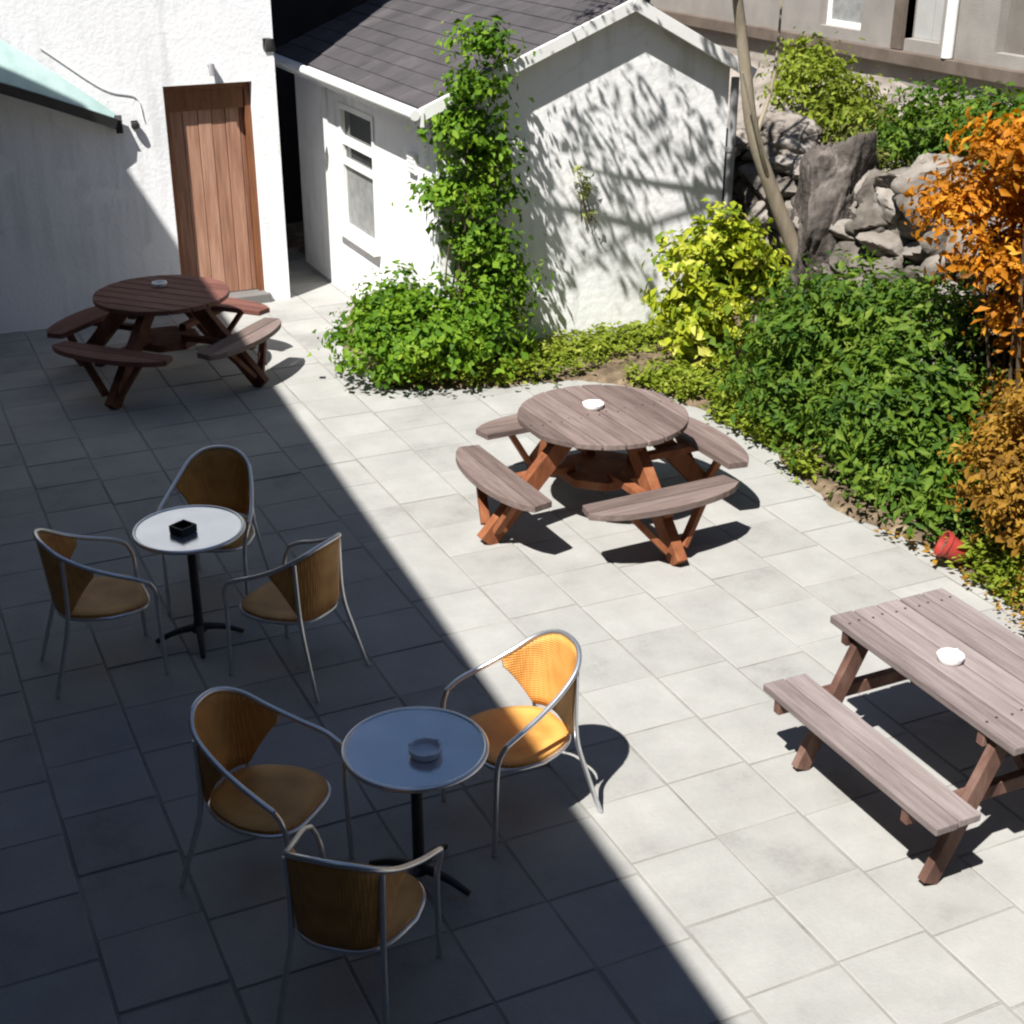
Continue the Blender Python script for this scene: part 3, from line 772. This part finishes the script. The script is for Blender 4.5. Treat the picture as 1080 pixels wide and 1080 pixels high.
# ------------------------------------------------------------------ slender tree
tree = empty('slender_tree', (8.25, 10.6, 0)); tag(tree, 'slender pale-barked tree leaning left between the yellow shrub and dark rock', 'tree')
B_ = Vector((8.25, 10.6, 0))
trk = [(8.30, 10.6, .0), (8.10, 10.62, .40), (7.80, 10.65, .95), (7.57, 10.68, 1.42), (7.33, 10.7, 1.96), (7.21, 10.7, 2.5), (7.10, 10.7, 3.0), (6.85, 10.6, 3.8), (6.5, 10.45, 4.7), (6.2, 10.3, 5.6)]
pts = [Vector(p) - B_ for p in spline(trk, 5)]
mb = MB(); mb.tube(pts, [.085 - .06 * i / len(pts) for i in range(len(pts))], 10)
mb.build('trunk', M['bark'], tree, smooth=True)
mb = MB()
limbs = [((7.36, 10.7, 1.9), (7.62, 10.85, 2.4), (7.75, 11.0, 3.3)), ((7.05, 10.65, 3.15), (6.3, 10.35, 3.75), (4.9, 10.1, 4.2), (3.9, 9.9, 4.4)), ((6.85, 10.6, 3.8), (6.0, 10.2, 4.3), (5.2, 9.6, 4.7)),
         ((6.7, 10.5, 4.2), (7.2, 10.6, 5.0), (7.7, 10.5, 5.6)), ((6.5, 10.45, 4.7), (5.7, 10.4, 5.3), (5.0, 10.3, 5.7)), ((6.3, 10.35, 3.75), (5.6, 10.45, 3.65), (4.8, 10.5, 3.75)), ((7.55, 10.68, 1.45), (7.3, 10.55, 1.9), (7.05, 10.5, 2.5)),
         ((4.9, 10.1, 4.2), (4.3, 10.25, 4.05), (3.9, 10.3, 4.0))]
for l_ in limbs:
    q = [Vector(p) - B_ for p in spline(l_, 5)]
    mb.tube(q, [.024 - .018 * i / len(q) for i in range(len(q))], 7)
mb.build('limbs', M['bark'], tree, smooth=True)
lob = []
for c, r in [((4.0, 10.1, 4.25), (.55, .35, .28)), ((4.9, 10.25, 4.1), (.6, .4, .35)), ((5.3, 9.9, 4.7), (.7, .5, .35)), ((5.9, 10.3, 4.0), (.5, .35, .3)), ((5.1, 10.3, 5.5), (.7, .6, .4)), ((6.2, 10.3, 5.5), (.8, .6, .5)), ((7.5, 10.5, 5.5), (.7, .6, .45)), ((6.6, 10.3, 4.5), (.6, .4, .3)), ((4.9, 10.55, 3.7), (.45, .16, .16)), ((5.7, 10.5, 3.72), (.4, .16, .16))]:
    lob.append((tuple(Vector(c) - B_), r))
P, Nn = crown_points(lob, 2100, .15, 20, .1)
V, F = leaf_mesh(P, Nn, .085, .42, .7)
tri_object('crown', V, F, M['l_tree'], tree)

# ------------------------------------------------------------------ shrubs
shrub('climbing_vine', 'bright green climber scaling the shed corner from a leafy mound up to the eaves', 'climber', (4.55, 11.1, 0),
      [((-.15, -.15, .35), (.65, .5, .45)), ((-.55, .1, .28), (.45, .5, .40)), ((-.3, .35, .45), (.35, .45, .40)), ((.25, -.1, .40), (.5, .4, .5)), ((.45, -.02, .75), (.35, .28, .4)),
       ((.35, .0, 1.1), (.32, .24, .35)), ((.28, .0, 1.5), (.40, .25, .30)), ((.40, .0, 1.8), (.24, .22, .3)), ((.20, .0, 2.1), (.28, .22, .25)), ((.30, .0, 2.4), (.22, .20, .25)), ((.36, .02, 2.72), (.24, .18, .22)),
       ((.0, .0, 1.55), (.22, .25, .12))],
      12500, .076, M['l_vine'], .62, .15, 22, stems=14, inner=.25)
shrub('wall_creeper', 'sparse yellowish creeper twigs clinging to the middle of the white gable', 'climber', (5.98, 11.24, 1.2),
      [((0, .0, .20), (.10, .04, .16)), ((-.08, .0, .42), (.07, .03, .14)), ((.04, .0, .0), (.08, .03, .12))], 110, .06, M['l_pale'], .55, .06, 8, stems=6, stem_r=.006)
shrub('variegated_shrub', 'rounded yellow-green variegated shrub in front of the shed downpipe', 'shrub', (6.75, 10.25, 0),
      [((0, 0, .75), (.55, .48, .60)), ((-.22, -.1, .45), (.42, .38, .42)), ((.25, 0, .6), (.42, .4, .6)), ((-.05, -.1, 1.1), (.40, .36, .34)), ((-.1, -.15, .2), (.45, .35, .22))],
      5600, .095, M['l_yellow'], .6, .11, 22, stems=9, inner=.3)
shrub('green_bush', 'large spreading dark green bush beside the paving between yellow and orange shrubs', 'bush', (6.75, 8.0, 0),
      [((0, .3, .75), (.75, .8, .62)), ((-.15, -.5, .6), (.62, .7, .52)), ((.1, .9, .55), (.62, .6, .5)), ((-.3, -.9, .35), (.42, .5, .36)), ((.25, -.2, 1.0), (.5, .6, .40)), ((-.35, .3, .45), (.45, .7, .42)), ((-.2, -1.2, .22), (.38, .35, .24)), ((-.5, -.25, .28), (.34, .6, .28)), ((-.5, -1.0, .24), (.34, .5, .25)), ((-.42, -1.5, .2), (.30, .36, .2)), ((-.4, .7, .25), (.35, .5, .25))],
      20000, .090, M['l_green'], .42, .17, 24, stems=16, inner=.25)
shrub('orange_maple', 'tall orange-leaved shrub with tiers of glowing foliage by the right edge', 'shrub', (7.0, 6.8, 0),
      [((-.15, .35, 2.05), (.66, .45, .30)), ((-.05, .1, 1.72), (.52, .45, .26)), ((.35, -.1, 2.0), (.5, .5, .3)), ((-.1, -.1, 2.5), (.70, .55, .24)), ((.1, .1, 1.75), (.45, .4, .18)), ((.6, -.3, 2.2), (.7, .7, .35)), ((.35, -.5, 2.75), (.7, .7, .3)), ((.3, -.2, 1.45), (.45, .4, .16)), ((.05, -.1, 1.40), (.40, .36, .16)), ((.25, .1, 1.15), (.35, .35, .14))],
      17500, .078, M['l_orange'], .5, .15, 26, stems=14, inner=.2, stem_r=.022)
shrub('amber_shrub', 'dense amber-brown shrub low at the right edge above the terracotta pot', 'shrub', (6.46, 5.76, 0),
      [((0, 0, .55), (.48, .5, .48)), ((-.12, -.3, .35), (.38, .36, .34)), ((-.25, -.50, .34), (.40, .40, .36)), ((-.1, -.75, .30), (.40, .36, .32)), ((-.18, .25, .6), (.36, .4, .4)), ((0, .1, 1.05), (.36, .38, .26)), ((.15, .35, .72), (.42, .42, .40)), ((.1, -.1, .95), (.38, .4, .26))],
      15000, .062, M['l_amber'], .5, .11, 26, stems=9, inner=.3)
shrub('amber_shrub', 'small amber tuft between the tall orange shrub and dense amber shrub', 'shrub', (7.1, 6.8, 0),
      [((-.05, .05, .72), (.36, .32, .28)), ((.1, -.25, .90), (.38, .38, .26)), ((.0, -.3, .5), (.36, .35, .26))], 4200, .062, M['l_amber'], .5, .11, 24, stems=6, inner=.3)
shrub('dark_gap_bush', 'added near-black bush standing for the dark gap under the tall orange shrub', 'bush', (7.3, 6.95, 0),
      [((0, .1, .7), (.5, .7, .6)), ((.3, -.6, .9), (.5, .6, .6)), ((-.15, -.3, .4), (.4, .5, .4)), ((.2, .3, 1.2), (.4, .5, .35))], 6500, .085, M['l_dark'], .4, .15, 24, stems=8, inner=.3)  # added leaf mass; the gap's shade is put into its leaf colour
for nm, lb, base, lobes, n, sz, mt in [
    ('ledge_shrub', 'yellow-green shrub on the ledge left of the brown post', (9.15, 12.2, 1.55), [((0, 0, .35), (.5, .65, .40)), ((.1, .4, .60), (.4, .4, .30)), ((0, -.4, .2), (.4, .5, .25))], 3600, .085, 'l_lime'),
    ('ledge_shrub', 'fresh green shrub on the ledge under the white downpipe', (9.2, 10.2, 1.45), [((0, .1, .45), (.5, .7, .40)), ((0, -.6, .5), (.5, .6, .35)), ((-.1, .5, .2), (.4, .5, .3))], 4600, .085, 'l_green'),
    ('ledge_shrub', 'pale yellowish plant trailing over the bank above the orange shrub', (8.75, 9.9, 1.2), [((0, 0, .2), (.35, .55, .22)), ((-.1, -.4, .1), (.3, .4, .2))], 1700, .08, 'l_pale'),
    ('ledge_shrub', 'dull olive plants growing along the top of the rocky bank', (9.3, 11.3, 1.5), [((0, .2, .15), (.4, .7, .25)), ((-.4, -.2, .05), (.35, .6, .2))], 2300, .07, 'l_olive'),
    ('ledge_shrub', 'bright green shrub at the top right, behind the orange foliage', (9.2, 8.6, 1.5), [((0, 0, .45), (.6, .8, .45))], 3600, .085, 'l_vine')]:
    shrub(nm, lb, 'shrub', base, lobes, n, sz, M[mt], .5, .15, 22, stems=7, group='shrubs on the ledge of the bank')

# low planting, uncountable
pts = []
for k in range(4200):
    y = random.uniform(3.5, 11.2)
    e_ = bed_edge(y)
    x = e_ + abs(random.gauss(0, .32)) + .05
    if noise.noise(Vector((x * 1.4, y * 1.4, 9))) + .12 * (y - 8) < -.05: continue
    if 5.4 < y < 6.9 and random.random() < .3: continue
    h = max(bank_height(x, y), 0) + random.uniform(.0, .12)
    if x > 4.6 and y > 11.2: continue
    for q in range(5): pts.append((x + random.gauss(0, .05), y + random.gauss(0, .05), h + random.uniform(0, .07)))
for k in range(1000):
    x = random.uniform(5.1, 7.4); y = 11.2 - abs(random.gauss(0, .28)); h = random.uniform(.03, .15)
    for q in range(5): pts.append((x + random.gauss(0, .05), min(y + random.gauss(0, .05), 11.25), h + random.uniform(0, .07)))
P = np.array(pts); Nn = np.tile(np.array([[0, 0, 1.0]]), (len(P), 1))
V, F = leaf_mesh(P, Nn, .065, .5, .2)
gc = tri_object('ground_cover', V, F, M['l_lime'])
tag(gc, 'low yellow-green ground cover along the edge of the bed', 'ground cover', kind='stuff')
# fallen leaves by the orange shrubs
P = np.array([(bed_edge(y) + abs(random.gauss(0, .16)) - .08, y, .045 + random.uniform(0, .03)) for y in [random.uniform(4.7, 6.8) for _ in range(150)]])
V, F = leaf_mesh(P, np.tile(np.array([[0, 0, 2.0]]), (len(P), 1)), .05, .6, .0, .1)
tag(tri_object('fallen_leaves', V, F, M['l_amber']), 'fallen amber leaves scattered along the bed edge', 'leaves', kind='stuff')

# pots
def pot(name, label, loc, r, h, m, rot=(0, 0, 0)):
    root = empty(name, loc); root.rotation_euler = rot; tag(root, label, 'plant pot')
    mb = MB(); mb.lathe([(0, 0), (r * .7, 0), (r * .96, h), (r * .88, h), (r * .64, .02), (0, .02)], 28); mb.build('pot_body', m, root, smooth=True)
    mb = MB(); mb.lathe([(r * .95, h * .82), (r * 1.06, h * .84), (r * 1.06, h * 1.02), (r * .90, h * 1.02), (r * .9, h * .9)], 28); mb.build('rim', m, root, smooth=True)
    mb = MB(); mb.lathe([(0, h * .80), (r * .84, h * .8)], 20); mb.build('compost', M['soil'], root)
    return root
pot('plant_pot', 'red plastic pot tipped on its side at the foot of the green bush', (6.06, 6.16, .10), .085, .16, M['redplastic'], (R(62), 0, R(-125)))
pot('plant_pot', 'terracotta pot at the right edge behind the rectangular picnic table', (5.83, 5.12, .03), .13, .22, M['terracotta'])

# ------------------------------------------------------------------ round picnic tables
def clip_circle(x0, x1, r, n=9):
    """Outline of a board between x0 and x1 cut by a circle of radius r."""
    top = []; bot = []
    for k in range(n + 1):
        x = x0 + (x1 - x0) * k / n
        y = math.sqrt(max(r * r - x * x, 1e-4))
        top.append((x, y)); bot.append((x, -y))
    return bot + top[::-1]

def round_picnic(name, label, loc, rz, top_m, cross_m, frame_m, pale=None):
    root = empty(name, loc, rz); tag(root, label, 'picnic table', 'round picnic tables')
    mb = MB(); r = .575; nb = 8
    for k in range(nb):
        a, b = -r + 2 * r * k / nb + .0055, -r + 2 * r * (k + 1) / nb - .0055
        if k == 0: a += .012
        if k == nb - 1: b -= .012
        mb.prism(clip_circle(a, b, r), .708 + .001 * (k % 2), .748 + .001 * (k % 3))
    mb.build('tabletop', top_m, root, bevel=.006)
    for k in range(nb):
        xm = -r + 2 * r * (k + .5) / nb
        for (dx, y) in ((-.035, .018), (.035, -.018)):
            MB().lathe([(0, .0515), (.0075, .051), (.008, .047)], 8, (xm + dx, y, .70)).build('screw_head', M['ironblack'], root)
    mb = MB(); mb.bar((-.46, 0, .672), (.46, 0, .672), .07, .07); mb.bar((0, -.46, .672), (0, -.036, .672), .07, .07); mb.bar((0, .036, .672), (0, .46, .672), .07, .07)
    mb.build('top_bearers', frame_m, root, bevel=.005)
    mb = MB(); mb.prism([(.30 * math.cos(a), .30 * math.sin(a)) for a in [R(22.5 + 45 * k) for k in range(8)]], .30, .362); mb.build('hub', frame_m, root, bevel=.006)
    for q in range(4):
        rot = Matrix.Rotation(q * math.pi / 2, 4, 'Z')
        def T(p): return rot @ Vector(p)
        # curved bench of two boards
        mb = MB()
        H_ = .565
        def outer(y): return .965 - .105 * (y / H_) ** 2 - .05 * abs(y / H_) ** 8
        inner_b = [(.675, -H_ + .03), (.80, -H_ + .005), (.80, H_ - .005), (.675, H_ - .03)]
        ys_ = [-H_ + 2 * H_ * k / 16 for k in range(17)]
        outer_b = [(.806, -H_ + .004)] + [(outer(y), y) for y in ys_] + [(.806, H_ - .004)]
        for poly in (inner_b, outer_b):
            mb.prism([(T((x, y, 0)).x, T((x, y, 0)).y) for x, y in poly], .408, .452)
        mb.build('bench_seat', M['woodgrey_cross'] if q == pale else cross_m if q % 2 else top_m, root, bevel=.006)  # lighter weathered boards stand for sunlight on the pale bench
        mb = MB()
        mb.bar(T((.20, -.035, .383)), T((.91, -.035, .383)), .07, .05)
        mb.build('bench_beam', frame_m, root, bevel=.005)
        mb = MB(); mb.bar(T((.26, .055, .70)), T((.915, .055, .01)), .075, .13); mb.build('leg', frame_m, root, bevel=.005)
        mb = MB(); mb.bar(T((.875, -.02, .10)), T((.80, -.27, .385)), .04, .06, T((1, 0, 0))); mb.bar(T((.86, .115, .10)), T((.80, .30, .385)), .04, .06, T((1, 0, 0))); mb.build('seat_brace', frame_m, root, bevel=.004)
        mb = MB(); mb.bar(T((.80, -.36, .394)), T((.80, -.075, .394)), .06, .026); mb.bar(T((.80, .10, .394)), T((.80, .36, .394)), .06, .026)
        mb.build('seat_batten', frame_m, root, bevel=.004)
    return root
round_picnic('round_picnic_table', 'sunlit weathered round picnic table with four curved benches on the pale paving', (4.35, 7.88, .004), R(2), M['woodgrey'], M['woodgrey_cross'], M['stain'])
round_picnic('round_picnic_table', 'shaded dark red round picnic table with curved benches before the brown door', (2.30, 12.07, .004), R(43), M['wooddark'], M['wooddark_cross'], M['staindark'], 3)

# rectangular picnic table
rp = empty('rectangular_picnic_table', (4.37, 4.285, .004)); tag(rp, 'bleached rectangular picnic table with attached plank benches at the right edge', 'picnic table')
mb = MB(); L2 = .64
for k in range(5):
    x = -.34 + .142 * k
    mb.span((x, -L2 + .004 * (k % 3), .708), (x + .131, L2 - .003 * (k % 2), .748))
mb.build('tabletop', M['woodpale'], rp, bevel=.006)
for k in range(5):
    for y in (-.43, .53):
        for dx in (.035, .098): MB().lathe([(0, .0515), (.0065, .051), (.007, .047)], 8, (-.34 + .142 * k + dx, y + .01 * (dx > .05), .70)).build('screw_head', M['ironblack'], rp)
for s_ in (-1, 1):
    mb = MB()
    for k in range(2):
        x = s_ * .585 - .124 + .127 * k
        mb.span((x, -L2 + .006 * k, .412), (x + .12, L2 - .005 * k, .452))
    mb.build('bench_seat', M['woodpale'], rp, bevel=.006)
for y in (-.48, .48):
    mb = MB(); mb.bar((-.70, y + .05, .375), (.70, y + .05, .375), .045, .072); mb.build('bench_beam', M['stainbrown'], rp, bevel=.005)
    mb = MB(); mb.bar((-.33, y + .05, .672), (.33, y + .05, .672), .045, .07); mb.build('top_bearer', M['stainbrown'], rp, bevel=.005)
    for s_ in (-1, 1):
        mb = MB(); mb.bar((s_ * .24, y, .70), (s_ * .56, y, .01), .045, .09); mb.build('leg', M['stainbrown'], rp, bevel=.005)
mb = MB(); mb.bar((0, -.43, .40), (0, .0, .69), .045, .06); mb.bar((0.05, .43, .40), (0.05, .0, .69), .045, .06); mb.build('braces', M['stainbrown'], rp, bevel=.005)

# ------------------------------------------------------------------ bistro tables and chairs
def bistro_table(label, loc, rz):
    root = empty('bistro_table', loc, rz); tag(root, label, 'bistro table', 'round metal bistro tables')
    mb = MB(); mb.lathe([(0, .716), (.292, .716), (.292, .700), (0, .700)], 64); mb.build('tabletop', M['alutop'], root, smooth=True)
    mb = MB(); ring = [(.303 * math.cos(a), .303 * math.sin(a), .710) for a in [2 * math.pi * k / 64 for k in range(64)]]
    mb.tube(ring, .0125, 10, closed=True); mb.build('rim', M['alu'], root, smooth=True)
    mb = MB(); mb.lathe([(0, .06), (.045, .06), (.03, .10), (.026, .14), (.026, .64), (.04, .68), (.12, .692), (.12, .699), (0, .699)], 24); mb.build('column', M['ironblack'], root, smooth=True)
    for q in range(4):
        a = q * math.pi / 2 + .5
        mb = MB(); mb.tube(spline([(.02 * math.cos(a), .02 * math.sin(a), .085), (.14 * math.cos(a), .14 * math.sin(a), .065), (.25 * math.cos(a), .25 * math.sin(a), .018)], 5), [.024 - .001 * k for k in range(11)], 10)
        mb.build('foot', M['ironblack'], root, smooth=True)
    return root
bistro_table('blue-grey round metal table on the shade line, nearest the camera', (1.77, 4.77, .004), .2)
bistro_table('pale shining round metal table holding a dark square ashtray, in full shade', (1.41, 7.33, .004), .9)

def rail_path():
    half = [(.275, .215, .59), (.274, .14, .630), (.252, .02, .675), (.220, -.11, .735), (.178, -.215, .802), (.098, -.275, .848), (0, -.292, .860)]
    pts = [Vector((-x, y, z)) for x, y, z in half] + [Vector(p) for p in half[:-1][::-1]]
    return spline(pts, 5)

def make_chair(label):
    root = empty('bistro_chair', (0, 0, 0)); tag(root, label, 'chair', 'aluminium and rattan armchairs')
    rail = rail_path(); n = len(rail)
    mb = MB(); mb.tube(rail, .0125, 10); mb.build('arm_rail', M['alu'], root, smooth=True)
    for s_ in (-1, 1):
        mb = MB(); mb.tube(spline([(s_ * .275, .215, .59), (s_ * .262, .245, .52), (s_ * .245, .250, .40), (s_ * .245, .262, .0)], 5), .0125, 10); mb.build('leg', M['alu'], root, smooth=True)
        mb = MB(); mb.tube(spline([(s_ * .190, -.205, .78), (s_ * .185, -.215, .45), (s_ * .205, -.27, .22), (s_ * .228, -.335, .0)], 5), .0125, 10); mb.build('leg', M['alu'], root, smooth=True)
    # woven backrest wrapping round under the rail, tapering along the arms
    V = []; F = []; rows = 8
    i0, i1 = int(n * .215), n - 1 - int(n * .215)
    cnt = i1 - i0 + 1
    for i in range(i0, i1 + 1):
        p = rail[i]
        u = abs((i - i0) / (cnt - 1) * 2 - 1)            # 0 at the back, 1 at the arms
        zb = .445 + (p.z - .045 - .445) * max(0, (u - .60) / .40) ** 1.3
        inset = 1 - .16 * (1 - u)
        for k in range(rows + 1):
            t = k / rows
            z = (p.z - .004) * (1 - t) + zb * t
            bow = 1 - (1 - inset) * t
            V.append(Vector((p.x * (1 - .10 * t), p.y * bow, z)))
    for i in range(cnt - 1):
        for k in range(rows):
            a = i * (rows + 1) + k
            F.append((a, a + 1, a + rows + 2, a + rows + 1))
    mb = MB(); mb.add(V, F); bo_ = mb.build('backrest', M['rattan'], root, smooth=True)
    sm = bo_.modifiers.new('solid', 'SOLIDIFY'); sm.thickness = .012; sm.offset = 0
    # woven seat
    out = []
    for k in range(40):
        a = 2 * math.pi * k / 40
        c_, s2 = math.cos(a), math.sin(a)
        rx_ = .235 * abs(c_) ** .62 * math.copysign(1, c_); ry_ = .235 * abs(s2) ** .62 * math.copysign(1, s2)
        if ry_ < 0: rx_ *= 1 - .26 * (-ry_ / .235)
        out.append((rx_, ry_))
    V = []; F = []
    for (sc, z) in ((.0, .432), (.5, .434), (.85, .441), (1.0, .436), (1.0, .418), (.85, .414), (0, .414)):
        for (x, y) in out: V.append((x * sc, y * sc, z))
    for r_ in range(6):
        for k in range(40):
            F.append((r_ * 40 + k, r_ * 40 + (k + 1) % 40, (r_ + 1) * 40 + (k + 1) % 40, (r_ + 1) * 40 + k))
    mb = MB(); mb.add(V, F); mb.build('seat', M['rattan'], root, smooth=True)
    mb = MB(); mb.tube([(x * 1.02, y * 1.02, .410) for x, y in out], .010, 8, closed=True); mb.build('seat_frame', M['alu'], root, smooth=True)
    return root

chairs = [  # x, y, facing (degrees; 0 = +x)
    (1.195, 5.09, -48, 'rattan armchair left of the blue-grey table, its seat turned to the table'),
    (1.315, 4.25, 50, 'nearest rattan armchair, seen from behind in front of the blue-grey table'),
    (2.385, 5.07, 186, 'rattan armchair catching the sun on its orange back beside the blue-grey table'),
    (1.66, 7.84, 241, 'rattan armchair behind the pale table, facing the camera'),
    (.88, 7.27, 2, 'rattan armchair left of the pale table, side-on in deep shade'),
    (1.82, 6.79, 124, 'rattan armchair right of the pale table, seen from behind in shade')]
proto = None
for i, (x, y, a, lb) in enumerate(chairs):
    o = make_chair(lb) if i == 0 else copy_tree(proto)
    if i == 0: proto = o
    o.location = (x, y, .004); o.rotation_euler = (0, 0, R(a - 90)); o['label'] = lb

# ------------------------------------------------------------------ ashtrays
def dish(name, label, loc, r, h, m, group=None):
    root = empty(name, loc); tag(root, label, 'ashtray', 'ashtrays on the tables')
    mb = MB(); mb.lathe([(0, 0), (r * .86, 0), (r, h * .5), (r, h), (r * .86, h), (r * .78, h * .4), (0, h * .35)], 32); mb.build('bowl', m, root, smooth=True)
    mb = MB()
    for k in range(3):
        a = k * 2.094 + .4
        mb.box((r * .93 * math.cos(a), r * .93 * math.sin(a), h + .002), (r * .22, r * .16, .006), Matrix.Rotation(a, 3, 'Z'))
    mb.build('rests', m, root, bevel=.002)
dish('ashtray', 'round pale blue-grey ashtray on the blue-grey metal table', (1.79, 4.70, .722), .072, .036, M['greyglass'])
dish('ashtray', 'white round ashtray on the sunlit round picnic table', (4.34, 8.0, .754), .072, .032, M['ceramic'])
dish('ashtray', 'white round ashtray on the bleached rectangular picnic table', (4.27, 4.33, .754), .062, .032, M['ceramic'])
dish('ashtray', 'small white ashtray on the dark red round picnic table', (2.33, 12.28, .754), .065, .032, M['ceramic'])
sq = empty('ashtray', (1.37, 7.29, .722), .5); tag(sq, 'dark square ashtray on the pale metal table', 'ashtray', 'ashtrays on the tables')
mb = MB(); h_ = .055; t_ = .012
mb.span((-h_, -h_, 0), (h_, h_, .008)); mb.span((-h_, -h_, .0085), (-h_ + t_, h_, .045)); mb.span((h_ - t_, -h_, .0085), (h_, h_, .045)); mb.span((-h_ + t_, -h_, .0085), (h_ - t_, -h_ + t_, .045)); mb.span((-h_ + t_, h_ - t_, .0085), (h_ - t_, h_, .045))
mb.build('bowl', M['black'], sq, bevel=.003)
